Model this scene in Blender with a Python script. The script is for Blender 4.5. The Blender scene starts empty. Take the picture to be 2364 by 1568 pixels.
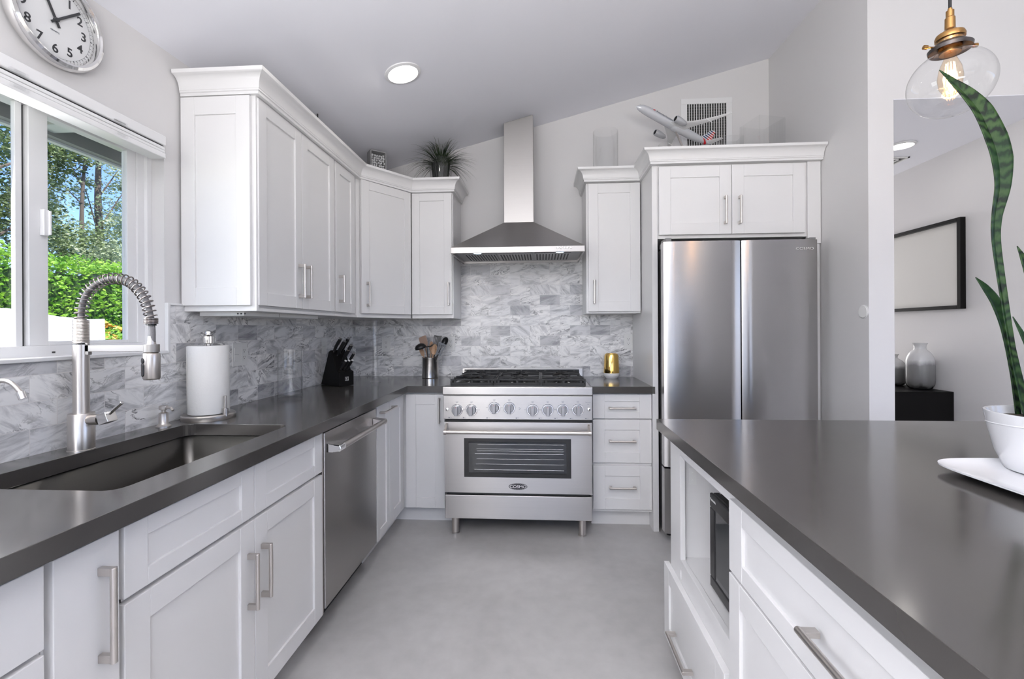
import bpy, bmesh, math, random
from math import sin, cos, pi, radians, sqrt, atan2
from mathutils import Vector, Matrix, noise as mnoise

sc = bpy.context.scene
COL = sc.collection

# ------------------------------------------------------------------ camera
cam_d = bpy.data.cameras.new('camera')
cam = bpy.data.objects.new('camera', cam_d)
COL.objects.link(cam)
sc.camera = cam
cam_d.sensor_width = 36.0
cam_d.lens = 1055.1 / 2364 * 36.0
cam_d.shift_y = -23.5 / 2364
cam_d.clip_start = 0.05
cam_d.clip_end = 200
cam.matrix_world = (Matrix.Translation((0, 0, 1.28)) @ Matrix.Rotation(0.0642, 4, 'Z')
                    @ Matrix.Rotation(pi / 2, 4, 'X') @ Matrix.Rotation(-0.0052, 4, 'Z'))

# ------------------------------------------------------------------ exposure
sc.view_settings.view_transform = 'Standard'
sc.view_settings.look = 'None'
sc.view_settings.exposure = 0.17
sc.view_settings.gamma = 1.0
sc.view_settings.use_curve_mapping = False
sc.cycles.use_denoising = True
sc.cycles.max_bounces = 10
sc.cycles.diffuse_bounces = 6
sc.cycles.glossy_bounces = 5
sc.cycles.transparent_max_bounces = 24
sc.cycles.transmission_bounces = 6
sc.cycles.caustics_reflective = False
sc.cycles.caustics_refractive = False
sc.cycles.sample_clamp_indirect = 6.0

# ------------------------------------------------------------------ sky and sun
w = bpy.data.worlds.new('sky')
sc.world = w
w.use_nodes = True
nt = w.node_tree
nt.nodes.clear()
sky = nt.nodes.new('ShaderNodeTexSky')
sky.sky_type = 'NISHITA'
sky.sun_disc = False
sky.sun_elevation = radians(52)
sky.sun_rotation = radians(100)
sky.air_density = 1.0
sky.dust_density = 0.0
sky.ozone_density = 7.0
tint = nt.nodes.new('ShaderNodeMix')
tint.data_type = 'RGBA'
tint.blend_type = 'MULTIPLY'
tint.inputs[0].default_value = 1.0
tint.inputs[7].default_value = (0.82, 0.80, 1.0, 1)
nt.links.new(sky.outputs[0], tint.inputs[6])
bg = nt.nodes.new('ShaderNodeBackground')
bg.inputs['Strength'].default_value = 0.30
wo = nt.nodes.new('ShaderNodeOutputWorld')
nt.links.new(tint.outputs[2], bg.inputs[0])
nt.links.new(bg.outputs[0], wo.inputs[0])


def light(name, kind, loc, aim, energy, color=(1, 1, 1), **kw):
    d = bpy.data.lights.new(name, kind)
    d.energy = energy
    d.color = color
    for k, v in kw.items():
        setattr(d, k, v)
    o = bpy.data.objects.new(name, d)
    COL.objects.link(o)
    o.location = loc
    v = Vector(aim) - Vector(loc)
    o.rotation_euler = v.to_track_quat('-Z', 'Y').to_euler()
    return o


light('sun', 'SUN', (7, 0, 14), (0, 3.0, 0), 9.0, (1.0, 0.96, 0.88), angle=radians(0.6))
# fill lamps added at unseen openings behind the camera, aimed up to brighten the ceiling
light('fill_light_rear', 'AREA', (0.9, -4.42, 1.30), (0.9, 0.0, 3.0), 14, (1.0, 0.985, 0.975),
      shape='RECTANGLE', size=4.4, size_y=2.2)
light('fill_light_side', 'AREA', (5.42, -0.4, 1.6), (0, 0.6, 3.2), 9, (1.0, 0.985, 0.975),
      shape='RECTANGLE', size=3.4, size_y=1.9)
light('fill_light_left', 'AREA', (-1.60, -2.6, 1.55), (1.6, -0.2, 1.8), 52, (1.0, 0.985, 0.975), shape='RECTANGLE', size=2.0, size_y=1.3)  # added fill for surfaces facing left, set in an invented window
light('daylight_kitchen_window', 'AREA', (-1.655, 0.92, 1.60), (1.0, 0.6, 1.30), 11, (1.0, 0.99, 0.98), shape='RECTANGLE', size=0.75, size_y=0.74)
light('fill_light_hall', 'AREA', (2.31, 5.9, 1.4), (2.31, 3.0, 1.3), 32, (1.0, 0.98, 0.98), shape='RECTANGLE', size=0.8, size_y=1.8)  # added fill at the closed hall end, no opening there


# added fill lamp behind the camera, bounced off the sloping ceiling
light('ceiling_fill_light', 'AREA', (0.0, -1.15, 1.40), (0.0, -1.35, 4.0), 225, (1.0, 0.985, 0.975), shape='DISK', size=2.1)


# sloping ceiling of the kitchen
def ceil_z(x, y):
    return 2.868 + 0.258 * x + 0.035 * (y - 3.561)


# unseen ceiling lamps added to brighten the room
for (lx, ly) in ((2.6, -1.8), (-0.2, -1.8)):
    light('recessed_and_fill_light', 'AREA', (lx, ly, ceil_z(lx, ly) - 0.05), (lx, ly, 0), 4.5,
          (1.0, 0.95, 0.88), shape='DISK', size=0.16)

# ------------------------------------------------------------------ material helpers
MATS = {}


def new_mat(name):
    m = bpy.data.materials.new(name)
    m.use_nodes = True
    MATS[name] = m
    return m, m.node_tree, m.node_tree.nodes['Principled BSDF']


def pbr(name, col, rough=0.5, metal=0.0, bump=0.0, bscale=60, ior=1.45, coat=0.0, var=0.0, vscale=3.0, stretch=None, emit=None):
    m, t, b = new_mat(name)
    b.inputs['Base Color'].default_value = (*col, 1)
    b.inputs['Roughness'].default_value = rough
    b.inputs['Metallic'].default_value = metal
    b.inputs['IOR'].default_value = ior
    b.inputs['Coat Weight'].default_value = coat
    if emit:
        b.inputs['Emission Color'].default_value = (*emit[0], 1)
        b.inputs['Emission Strength'].default_value = emit[1]
    tc = None
    if bump or var or stretch:
        tc = t.nodes.new('ShaderNodeTexCoord')
        mp = t.nodes.new('ShaderNodeMapping')
        t.links.new(tc.outputs['Object'], mp.inputs[0])
        if stretch:
            mp.inputs['Scale'].default_value = stretch
    if bump:
        n = t.nodes.new('ShaderNodeTexNoise')
        n.inputs['Scale'].default_value = bscale
        n.inputs['Detail'].default_value = 4
        t.links.new(mp.outputs[0], n.inputs['Vector'])
        bp = t.nodes.new('ShaderNodeBump')
        bp.inputs['Strength'].default_value = bump
        bp.inputs['Distance'].default_value = 0.002
        t.links.new(n.outputs[0], bp.inputs['Height'])
        t.links.new(bp.outputs[0], b.inputs['Normal'])
    if var:
        n = t.nodes.new('ShaderNodeTexNoise')
        n.inputs['Scale'].default_value = vscale
        n.inputs['Detail'].default_value = 5
        t.links.new(mp.outputs[0], n.inputs['Vector'])
        mx = t.nodes.new('ShaderNodeMix')
        mx.data_type = 'RGBA'
        mx.inputs[6].default_value = (*[c * (1 - var) for c in col], 1)
        mx.inputs[7].default_value = (*[min(1, c * (1 + var)) for c in col], 1)
        t.links.new(n.outputs[0], mx.inputs[0])
        t.links.new(mx.outputs[2], b.inputs['Base Color'])
    return m


def emission(name, col, strength):
    m, t, b = new_mat(name)
    b.inputs['Base Color'].default_value = (*col, 1)
    b.inputs['Emission Color'].default_value = (*col, 1)
    b.inputs['Emission Strength'].default_value = strength
    return m


def math_node(t, op, a, b=None, clamp=False):
    n = t.nodes.new('ShaderNodeMath')
    n.operation = op
    n.use_clamp = clamp
    for i, v in enumerate((a, b)):
        if v is None:
            continue
        if isinstance(v, (int, float)):
            n.inputs[i].default_value = v
        else:
            t.links.new(v, n.inputs[i])
    return n.outputs[0]


def clear_glass(name, tint=(0.97, 0.98, 0.98), ior=1.45, rough=0.0, boost=1.0):
    m, t, b = new_mat(name)
    t.nodes.remove(b)
    out = t.nodes['Material Output']
    tr = t.nodes.new('ShaderNodeBsdfTransparent')
    tr.inputs[0].default_value = (*tint, 1)
    gl = t.nodes.new('ShaderNodeBsdfGlossy')
    gl.inputs['Roughness'].default_value = rough
    g = t.nodes.new('ShaderNodeNewGeometry')
    dp = t.nodes.new('ShaderNodeVectorMath')
    dp.operation = 'DOT_PRODUCT'
    t.links.new(g.outputs['Normal'], dp.inputs[0])
    t.links.new(g.outputs['Incoming'], dp.inputs[1])
    f0 = ((ior - 1) / (ior + 1)) ** 2
    c = math_node(t, 'SUBTRACT', 1.0, math_node(t, 'ABSOLUTE', dp.outputs['Value']), clamp=True)
    c = math_node(t, 'ADD', math_node(t, 'MULTIPLY', math_node(t, 'POWER', c, 5.0), (1 - f0)), f0)
    mul = t.nodes.new('ShaderNodeMath')
    mul.operation = 'MULTIPLY'
    mul.use_clamp = True
    mul.inputs[1].default_value = boost
    t.links.new(c, mul.inputs[0])
    mx = t.nodes.new('ShaderNodeMixShader')
    t.links.new(mul.outputs[0], mx.inputs[0])
    t.links.new(tr.outputs[0], mx.inputs[1])
    t.links.new(gl.outputs[0], mx.inputs[2])
    t.links.new(mx.outputs[0], out.inputs[0])
    return m


def ramp(t, fac, stops):
    n = t.nodes.new('ShaderNodeValToRGB')
    t.links.new(fac, n.inputs[0])
    e = n.color_ramp.elements
    while len(e) < len(stops):
        e.new(0.5)
    for el, (p, c) in zip(e, stops):
        el.position = p
        el.color = (*c, 1) if len(c) == 3 else c
    return n.outputs[0]


def mixc(t, fac, a, b, mode='MIX'):
    n = t.nodes.new('ShaderNodeMix')
    n.data_type = 'RGBA'
    n.blend_type = mode
    for i, v in ((0, fac), (6, a), (7, b)):
        if isinstance(v, (int, float)):
            n.inputs[i].default_value = v
        elif isinstance(v, tuple):
            n.inputs[i].default_value = (*v, 1)
        else:
            t.links.new(v, n.inputs[i])
    return n.outputs[2]


def marble_tile(name, axis, ox):
    """3 x 6 inch honed marble bricks; every brick has its own tone and vein direction."""
    m, t, b = new_mat(name)
    g = t.nodes.new('ShaderNodeNewGeometry')
    sp = t.nodes.new('ShaderNodeSeparateXYZ')
    t.links.new(g.outputs['Position'], sp.inputs[0])
    u = math_node(t, 'SUBTRACT', sp.outputs[axis], ox)
    v = math_node(t, 'SUBTRACT', sp.outputs['Z'], 0.914)
    cb = t.nodes.new('ShaderNodeCombineXYZ')
    t.links.new(u, cb.inputs[0])
    t.links.new(v, cb.inputs[1])
    br = t.nodes.new('ShaderNodeTexBrick')
    t.links.new(cb.outputs[0], br.inputs['Vector'])
    br.inputs['Color1'].default_value = (0, 0, 0, 1)
    br.inputs['Color2'].default_value = (1, 1, 1, 1)
    br.inputs['Mortar'].default_value = (0.5, 0.5, 0.5, 1)
    br.inputs['Scale'].default_value = 1.0
    br.inputs['Mortar Size'].default_value = 0.0011
    br.inputs['Mortar Smooth'].default_value = 0.1
    br.inputs['Bias'].default_value = 0.0
    br.inputs['Brick Width'].default_value = 0.1545
    br.inputs['Row Height'].default_value = 0.079
    br.offset = 0.5
    br.offset_frequency = 2
    sc_ = t.nodes.new('ShaderNodeSeparateColor')
    t.links.new(br.outputs['Color'], sc_.inputs[0])
    rnd = sc_.outputs[0]
    r2 = math_node(t, 'FRACT', math_node(t, 'MULTIPLY', rnd, 57.31))
    r3 = math_node(t, 'FRACT', math_node(t, 'MULTIPLY', rnd, 131.7))
    off = t.nodes.new('ShaderNodeCombineXYZ')
    t.links.new(u, off.inputs[0])
    t.links.new(v, off.inputs[1])
    t.links.new(math_node(t, 'MULTIPLY', rnd, 40.0), off.inputs[2])
    rot = t.nodes.new('ShaderNodeVectorRotate')
    rot.rotation_type = 'Z_AXIS'
    t.links.new(off.outputs[0], rot.inputs['Vector'])
    t.links.new(math_node(t, 'SUBTRACT', math_node(t, 'MULTIPLY', math_node(t, 'POWER', r2, 4.0), 1.5), 0.30), rot.inputs['Angle'])
    mp = t.nodes.new('ShaderNodeMapping')
    mp.inputs['Scale'].default_value = (7.0, 30.0, 1.0)
    t.links.new(rot.outputs[0], mp.inputs[0])
    n1 = t.nodes.new('ShaderNodeTexNoise')
    n1.inputs['Scale'].default_value = 1.0
    n1.inputs['Detail'].default_value = 6
    n1.inputs['Roughness'].default_value = 0.6
    n1.inputs['Distortion'].default_value = 0.6
    t.links.new(mp.outputs[0], n1.inputs['Vector'])
    base = ramp(t, n1.outputs[0], [(0.27, (0.32, 0.32, 0.33)), (0.42, (0.57, 0.57, 0.58)), (0.54, (0.80, 0.80, 0.80)), (0.8, (0.86, 0.85, 0.85))])
    # veins: narrow bands around the middle value of a second noise
    mp2 = t.nodes.new('ShaderNodeMapping')
    mp2.inputs['Scale'].default_value = (7.0, 15.0, 1.3)
    mp2.inputs['Location'].default_value = (3.1, 1.7, 0.4)
    t.links.new(rot.outputs[0], mp2.inputs[0])
    n2 = t.nodes.new('ShaderNodeTexNoise')
    n2.inputs['Scale'].default_value = 1.0
    n2.inputs['Detail'].default_value = 7
    n2.inputs['Roughness'].default_value = 0.62
    n2.inputs['Distortion'].default_value = 1.2
    t.links.new(mp2.outputs[0], n2.inputs['Vector'])
    d = math_node(t, 'ABSOLUTE', math_node(t, 'SUBTRACT', n2.outputs[0], 0.5))
    vein = math_node(t, 'SUBTRACT', 1.0, math_node(t, 'MULTIPLY', d, 30.0), clamp=True)
    n3 = t.nodes.new('ShaderNodeTexNoise')
    n3.inputs['Scale'].default_value = 9.0
    t.links.new(off.outputs[0], n3.inputs['Vector'])
    vm = math_node(t, 'MULTIPLY', math_node(t, 'SUBTRACT', n3.outputs[0], 0.44), 7.0, clamp=True)
    vein = math_node(t, 'MULTIPLY', vein, vm)
    vein = math_node(t, 'MULTIPLY', vein, math_node(t, 'ADD', math_node(t, 'MULTIPLY', r3, 0.75), 0.25))
    c = mixc(t, vein, base, (0.055, 0.055, 0.06))
    tone = ramp(t, r3, [(0.0, (0.62, 0.62, 0.64)), (0.12, (0.72, 0.72, 0.74)), (0.16, (0.95, 0.95, 0.96)), (0.5, (1.0, 1.0, 1.0)), (1.0, (1.12, 1.11, 1.10))])
    c = mixc(t, 1.0, c, tone, 'MULTIPLY')
    c = mixc(t, br.outputs['Fac'], c, (0.74, 0.72, 0.71))
    t.links.new(c, b.inputs['Base Color'])
    b.inputs['Roughness'].default_value = 0.22
    bp = t.nodes.new('ShaderNodeBump')
    bp.invert = True
    bp.inputs['Strength'].default_value = 0.5
    bp.inputs['Distance'].default_value = 0.001
    t.links.new(br.outputs['Fac'], bp.inputs['Height'])
    t.links.new(bp.outputs[0], b.inputs['Normal'])
    return m


def leaf_mat(name, c1, c2, trans=0.35, scale=6.0, rough=0.45):
    m, t, b = new_mat(name)
    g = t.nodes.new('ShaderNodeNewGeometry')
    n = t.nodes.new('ShaderNodeTexNoise')
    n.inputs['Scale'].default_value = scale
    n.inputs['Detail'].default_value = 3
    t.links.new(g.outputs['Position'], n.inputs['Vector'])
    c = ramp(t, n.outputs[0], [(0.35, c1), (0.65, c2)])
    t.links.new(c, b.inputs['Base Color'])
    b.inputs['Roughness'].default_value = rough
    out = t.nodes['Material Output']
    tl = t.nodes.new('ShaderNodeBsdfTranslucent')
    t.links.new(c, tl.inputs[0])
    mx = t.nodes.new('ShaderNodeMixShader')
    mx.inputs[0].default_value = trans
    t.links.new(b.outputs[0], mx.inputs[1])
    t.links.new(tl.outputs[0], mx.inputs[2])
    t.links.new(mx.outputs[0], out.inputs[0])
    return m


M_WALL = pbr('wall_paint', (0.65, 0.64, 0.64), 0.55, bump=0.08, bscale=90)
M_CEIL = pbr('ceiling_paint', (0.81, 0.815, 0.865), 0.6, bump=0.05, bscale=90)
M_CAB = pbr('cabinet_paint', (0.71, 0.705, 0.705), 0.28, bump=0.03, bscale=120)
M_TRIM = pbr('vinyl_trim', (0.74, 0.74, 0.745), 0.3)
M_PLATE = pbr('white_plastic', (0.73, 0.73, 0.72), 0.3)
M_HOLE = pbr('dark_slot', (0.03, 0.03, 0.03), 0.6)
M_BLACK = pbr('black_plastic', (0.012, 0.012, 0.013), 0.3)
M_IRON = pbr('cast_iron', (0.022, 0.022, 0.023), 0.5, bump=0.3, bscale=500)
M_BLACKWOOD = pbr('black_wood', (0.006, 0.0055, 0.0055), 0.4, ior=1.22)
M_NICKEL = pbr('brushed_nickel', (0.60, 0.565, 0.535), 0.3, 1.0)
M_CHROME = pbr('chrome', (0.80, 0.79, 0.78), 0.08, 1.0)
M_KNOB = pbr('grey_knob', (0.36, 0.36, 0.37), 0.3, 0.6)
M_WHITE = pbr('white_ceramic', (0.72, 0.72, 0.73), 0.12, coat=0.3)
M_PAPER = pbr('paper_towel', (0.74, 0.735, 0.72), 0.9, bump=0.5, bscale=90)
M_BRASS = pbr('aged_brass', (0.48, 0.27, 0.10), 0.25, 1.0)
M_GOLD = pbr('gold_metal', (0.78, 0.52, 0.16), 0.08, 1.0)
M_RED = pbr('red_paint', (0.55, 0.02, 0.03), 0.3)
M_NAVY = pbr('navy_paint', (0.03, 0.06, 0.16), 0.3)
M_GREYINK = pbr('grey_ink', (0.16, 0.17, 0.19), 0.4)
M_INK = pbr('black_ink', (0.035, 0.035, 0.04), 0.4)
M_SILVERP = pbr('silver_plastic', (0.50, 0.51, 0.53), 0.25, 0.4)
M_WOOD = pbr('beech_wood', (0.42, 0.27, 0.17), 0.55, var=0.2, vscale=8, stretch=(1, 1, 8))
M_DWOOD = pbr('tan_silicone', (0.30, 0.20, 0.15), 0.5)
M_SOIL = pbr('potting_soil', (0.05, 0.035, 0.025), 0.9, bump=0.6, bscale=80)
M_WINGLASS = clear_glass('window_glass', (0.985, 0.99, 0.99), 1.25)
M_GLASS = clear_glass('clear_glass', (0.988, 0.990, 0.990), 1.5, boost=1.0)
M_BULB = clear_glass('bulb_glass', (1.0, 0.90, 0.78), 1.45)
M_OVENGLASS = clear_glass('oven_glass', (0.72, 0.73, 0.74), 1.5, boost=1.3)
M_FILAMENT = emission('filament', (1.0, 0.60, 0.28), 30.0)
M_LAMP = emission('lamp_lens', (1.0, 0.97, 0.92), 6.0)
M_LED = emission('hood_led', (0.55, 0.78, 1.0), 3.5)


def steel(name, horiz=True, rough=0.28, col=(0.47, 0.455, 0.445), aniso=0.8):
    """brushed metal: the grain spreads reflections across the brushing direction"""
    m, t, b = new_mat(name)
    b.inputs['Metallic'].default_value = 1.0
    g = t.nodes.new('ShaderNodeNewGeometry')
    mp = t.nodes.new('ShaderNodeMapping')
    mp.inputs['Scale'].default_value = (3, 3, 900) if horiz else (900, 900, 3)
    t.links.new(g.outputs['Position'], mp.inputs[0])
    n = t.nodes.new('ShaderNodeTexNoise')
    n.inputs['Scale'].default_value = 1.0
    n.inputs['Detail'].default_value = 2
    t.links.new(mp.outputs[0], n.inputs['Vector'])
    c = mixc(t, n.outputs[0], tuple(v * 0.94 for v in col), tuple(v * 1.05 for v in col))
    t.links.new(c, b.inputs['Base Color'])
    b.inputs['Roughness'].default_value = rough
    b.inputs['Anisotropic'].default_value = aniso
    b.inputs['Anisotropic Rotation'].default_value = 0.25 if horiz else 0.0
    tg = t.nodes.new('ShaderNodeTangent')
    tg.direction_type = 'RADIAL'
    tg.axis = 'Z'
    t.links.new(tg.outputs[0], b.inputs['Tangent'])
    return m


M_STEEL = steel('brushed_steel')
M_HOOD = steel('hood_steel', True, 0.30, (0.40, 0.385, 0.375))
M_FRIDGE = steel('fridge_steel', True, 0.26, (0.44, 0.428, 0.428))
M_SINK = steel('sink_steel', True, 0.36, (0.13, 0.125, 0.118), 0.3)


def quartz():
    m, t, b = new_mat('grey_quartz')
    g = t.nodes.new('ShaderNodeNewGeometry')
    n = t.nodes.new('ShaderNodeTexNoise')
    n.inputs['Scale'].default_value = 5.0
    n.inputs['Detail'].default_value = 6
    n.inputs['Roughness'].default_value = 0.65
    t.links.new(g.outputs['Position'], n.inputs['Vector'])
    c = ramp(t, n.outputs[0], [(0.3, (0.053, 0.049, 0.046)), (0.7, (0.055, 0.051, 0.048))])
    t.links.new(c, b.inputs['Base Color'])
    mr = t.nodes.new('ShaderNodeMapRange')
    mr.inputs['To Min'].default_value = 0.10
    mr.inputs['To Max'].default_value = 0.20
    t.links.new(n.outputs[0], mr.inputs[0])
    t.links.new(mr.outputs[0], b.inputs['Roughness'])
    b.inputs['IOR'].default_value = 1.85
    return m


M_QUARTZ = quartz()


def concrete():
    m, t, b = new_mat('polished_concrete')
    g = t.nodes.new('ShaderNodeNewGeometry')
    n = t.nodes.new('ShaderNodeTexNoise')
    n.inputs['Scale'].default_value = 1.6
    n.inputs['Detail'].default_value = 7
    n.inputs['Roughness'].default_value = 0.6
    n.inputs['Distortion'].default_value = 0.4
    t.links.new(g.outputs['Position'], n.inputs['Vector'])
    n2 = t.nodes.new('ShaderNodeTexNoise')
    n2.inputs['Scale'].default_value = 14
    n2.inputs['Detail'].default_value = 5
    t.links.new(g.outputs['Position'], n2.inputs['Vector'])
    c = ramp(t, n.outputs[0], [(0.3, (0.37, 0.36, 0.355)), (0.7, (0.51, 0.50, 0.495))])
    c = mixc(t, 0.25, c, ramp(t, n2.outputs[0], [(0.3, (0.34, 0.335, 0.33)), (0.7, (0.54, 0.53, 0.52))]))
    t.links.new(c, b.inputs['Base Color'])
    mr = t.nodes.new('ShaderNodeMapRange')
    mr.inputs['To Min'].default_value = 0.26
    mr.inputs['To Max'].default_value = 0.44
    t.links.new(n2.outputs[0], mr.inputs[0])
    t.links.new(mr.outputs[0], b.inputs['Roughness'])
    return m


M_FLOOR = concrete()
M_TILE_L = marble_tile('marble_tile_side', 'Y', 1.25 - 0.07725)
M_TILE_B = marble_tile('marble_tile_end', 'X', -0.629)

# ------------------------------------------------------------------ mesh helpers


class MB:
    """collects solids in world coordinates and links them as ONE mesh object"""

    def __init__(self):
        self.bm = bmesh.new()

    def _f(self, vs, smooth=False):
        try:
            f = self.bm.faces.new(vs)
            f.smooth = smooth
            return f
        except ValueError:
            return None

    def box(self, x0, x1, y0, y1, z0, z1, T=None):
        P = [Vector((x, y, z)) for z in (z0, z1) for (x, y) in ((x0, y0), (x1, y0), (x1, y1), (x0, y1))]
        if T:
            P = [T @ p for p in P]
        v = [self.bm.verts.new(p) for p in P]
        for q in ((0, 3, 2, 1), (4, 5, 6, 7), (0, 1, 5, 4), (1, 2, 6, 5), (2, 3, 7, 6), (3, 0, 4, 7)):
            self._f([v[i] for i in q])
        return self

    def prism(self, loop, z0, z1, T=None, smooth=False):
        T = T or Matrix()
        a = [self.bm.verts.new(T @ Vector((p[0], p[1], z0))) for p in loop]
        b = [self.bm.verts.new(T @ Vector((p[0], p[1], z1))) for p in loop]
        n = len(loop)
        self._f(a[::-1])
        self._f(b)
        for i in range(n):
            self._f([a[i], a[(i + 1) % n], b[(i + 1) % n], b[i]], smooth)
        return self

    def slab(self, outer, holes, z0, z1):
        bm2 = bmesh.new()
        for lp in [outer] + holes:
            vs = [bm2.verts.new((p[0], p[1], z0)) for p in lp]
            for i in range(len(vs)):
                bm2.edges.new((vs[i], vs[(i + 1) % len(vs)]))
        bmesh.ops.triangle_fill(bm2, edges=bm2.edges[:], use_beauty=True, use_dissolve=False)
        r = bmesh.ops.extrude_face_region(bm2, geom=bm2.faces[:])
        bmesh.ops.translate(bm2, verts=[e for e in r['geom'] if isinstance(e, bmesh.types.BMVert)], vec=(0, 0, z1 - z0))
        bmesh.ops.recalc_face_normals(bm2, faces=bm2.faces[:])
        me = bpy.data.meshes.new('t')
        bm2.to_mesh(me)
        bm2.free()
        self.bm.from_mesh(me)
        bpy.data.meshes.remove(me)
        return self

    def lathe(self, prof, T=None, n=32, smooth=True, cap=True):
        """prof: list of (r, z) turned about local Z"""
        T = T or Matrix()
        rings = []
        for r, z in prof:
            if r < 1e-6:
                rings.append([self.bm.verts.new(T @ Vector((0, 0, z)))])
            else:
                rings.append([self.bm.verts.new(T @ Vector((r * cos(2 * pi * i / n), r * sin(2 * pi * i / n), z))) for i in range(n)])
        for a, b in zip(rings, rings[1:]):
            for i in range(n):
                j = (i + 1) % n
                if len(a) == 1 and len(b) == 1:
                    continue
                if len(a) == 1:
                    self._f([a[0], b[j], b[i]][::-1], smooth)
                elif len(b) == 1:
                    self._f([a[i], a[j], b[0]], smooth)
                else:
                    self._f([a[i], a[j], b[j], b[i]], smooth)
        if cap:
            if len(rings[0]) > 1:
                self._f(rings[0][::-1])
            if len(rings[-1]) > 1:
                self._f(rings[-1])
        return self

    def cyl(self, p0, p1, r0, r1=None, n=24):
        p0, p1 = Vector(p0), Vector(p1)
        d = p1 - p0
        T = Matrix.Translation(p0) @ d.to_track_quat('Z', 'Y').to_matrix().to_4x4()
        return self.lathe([(r0, 0), (r0 if r1 is None else r1, d.length)], T, n)

    def tube(self, pts, r, n=10, closed=False, cap=True, flat=None):
        """round tube along a path; r may be a list; flat=(a,b) gives an elliptical section"""
        P = [Vector(p) for p in pts]
        N = len(P)
        rr = r if isinstance(r, (list, tuple)) else [r] * N
        tang = []
        for i in range(N):
            if closed:
                d = P[(i + 1) % N] - P[i - 1]
            else:
                d = P[min(i + 1, N - 1)] - P[max(i - 1, 0)]
            tang.append(d.normalized())
        up = Vector((0, 0, 1)) if abs(tang[0].z) < 0.9 else Vector((1, 0, 0))
        nrm = (up - tang[0] * up.dot(tang[0])).normalized()
        rings = []
        for i in range(N):
            nrm = (nrm - tang[i] * nrm.dot(tang[i])).normalized()
            bn = tang[i].cross(nrm)
            fa, fb = flat or (1, 1)
            rings.append([self.bm.verts.new(P[i] + (nrm * cos(2 * pi * k / n) * fa + bn * sin(2 * pi * k / n) * fb) * rr[i]) for k in range(n)])
        for i in range(N if closed else N - 1):
            a, b = rings[i], rings[(i + 1) % N]
            for k in range(n):
                self._f([a[k], a[(k + 1) % n], b[(k + 1) % n], b[k]], True)
        if cap and not closed:
            self._f(rings[0][::-1])
            self._f(rings[-1])
        return self

    def grid(self, rows, smooth=True):
        R = [[self.bm.verts.new(p) for p in row] for row in rows]
        for a, b in zip(R, R[1:]):
            for i in range(len(a) - 1):
                self._f([a[i], a[i + 1], b[i + 1], b[i]], smooth)
        return self

    def build(self, name, mat, parent=None, bevel=0.0, seg=2, sharp=35, recalc=True, loc=None, kind=None, solid=0.0):
        if recalc:
            bmesh.ops.recalc_face_normals(self.bm, faces=self.bm.faces[:])
        me = bpy.data.meshes.new(name)
        if loc is None:
            if parent is not None:
                loc = parent['_w']
            else:
                zs = [v.co for v in self.bm.verts]
                loc = (sum(c.x for c in zs) / len(zs), sum(c.y for c in zs) / len(zs), min(c.z for c in zs))
        L = Vector(loc)
        bmesh.ops.translate(self.bm, verts=self.bm.verts[:], vec=-L)
        self.bm.to_mesh(me)
        self.bm.free()
        me.materials.append(mat)
        if any(p.use_smooth for p in me.polygons):
            me.set_sharp_from_angle(angle=radians(sharp))
        o = bpy.data.objects.new(name, me)
        COL.objects.link(o)
        if parent is not None:
            o.parent = parent
            pw = Vector(parent['_w'])
            o.location = L - pw
        else:
            o.location = L
        o['_w'] = tuple(L)
        if bevel:
            b = o.modifiers.new('bevel', 'BEVEL')
            b.width = bevel
            b.segments = seg
            b.limit_method = 'ANGLE'
            b.angle_limit = radians(40)
            b.harden_normals = False
        if solid:
            s = o.modifiers.new('solid', 'SOLIDIFY')
            s.thickness = solid
            s.offset = 0
        if kind:
            o['kind'] = kind
        return o


def tag(o, label, cat, group=None):
    o['label'] = label
    o['category'] = cat
    if group:
        o['group'] = group
    return o


def thing(name, loc, label, cat, group=None):
    o = bpy.data.objects.new(name, None)
    o.empty_display_size = 0.05
    COL.objects.link(o)
    o.location = loc
    o['_w'] = tuple(loc)
    return tag(o, label, cat, group)


def setting(name, loc):
    o = bpy.data.objects.new(name, None)
    o.empty_display_size = 0.05
    COL.objects.link(o)
    o.location = loc
    o['_w'] = tuple(loc)
    o['kind'] = 'structure'
    return o


def frame(o, u, n):
    """local frame on a cabinet face: u across, Z up, n outwards"""
    u, n = Vector(u).normalized(), Vector(n).normalized()
    z = Vector((0, 0, 1))
    return Matrix(((u.x, z.x, n.x, o[0]), (u.y, z.y, n.y, o[1]), (u.z, z.z, n.z, o[2]), (0, 0, 0, 1)))


def text_mesh(body, size, T, mat, parent, name='lettering', extrude=0.0004, align='CENTER', offset=0.0, spacing=1.0, sx=1.0):
    c = bpy.data.curves.new('txt', 'FONT')
    c.body = body
    c.size = size
    c.align_x = align
    c.align_y = 'CENTER'
    c.extrude = extrude
    c.offset = offset
    c.space_character = spacing
    tmp = bpy.data.objects.new('txt', c)
    COL.objects.link(tmp)
    me = bpy.data.meshes.new_from_object(tmp)
    bpy.data.objects.remove(tmp)
    bpy.data.curves.remove(c)
    b = MB()
    b.bm.from_mesh(me)
    bpy.data.meshes.remove(me)
    bmesh.ops.transform(b.bm, matrix=T @ Matrix.Diagonal((sx, 1, 1, 1)), verts=b.bm.verts[:])
    return b.build(name, mat, parent)


def rrect(x0, x1, y0, y1, r, n=6):
    pts = []
    for cx, cy, a0 in ((x1 - r, y0 + r, -90), (x1 - r, y1 - r, 0), (x0 + r, y1 - r, 90), (x0 + r, y0 + r, 180)):
        for i in range(n + 1):
            a = radians(a0 + 90 * i / n)
            pts.append((cx + r * cos(a), cy + r * sin(a)))
    return pts


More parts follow.
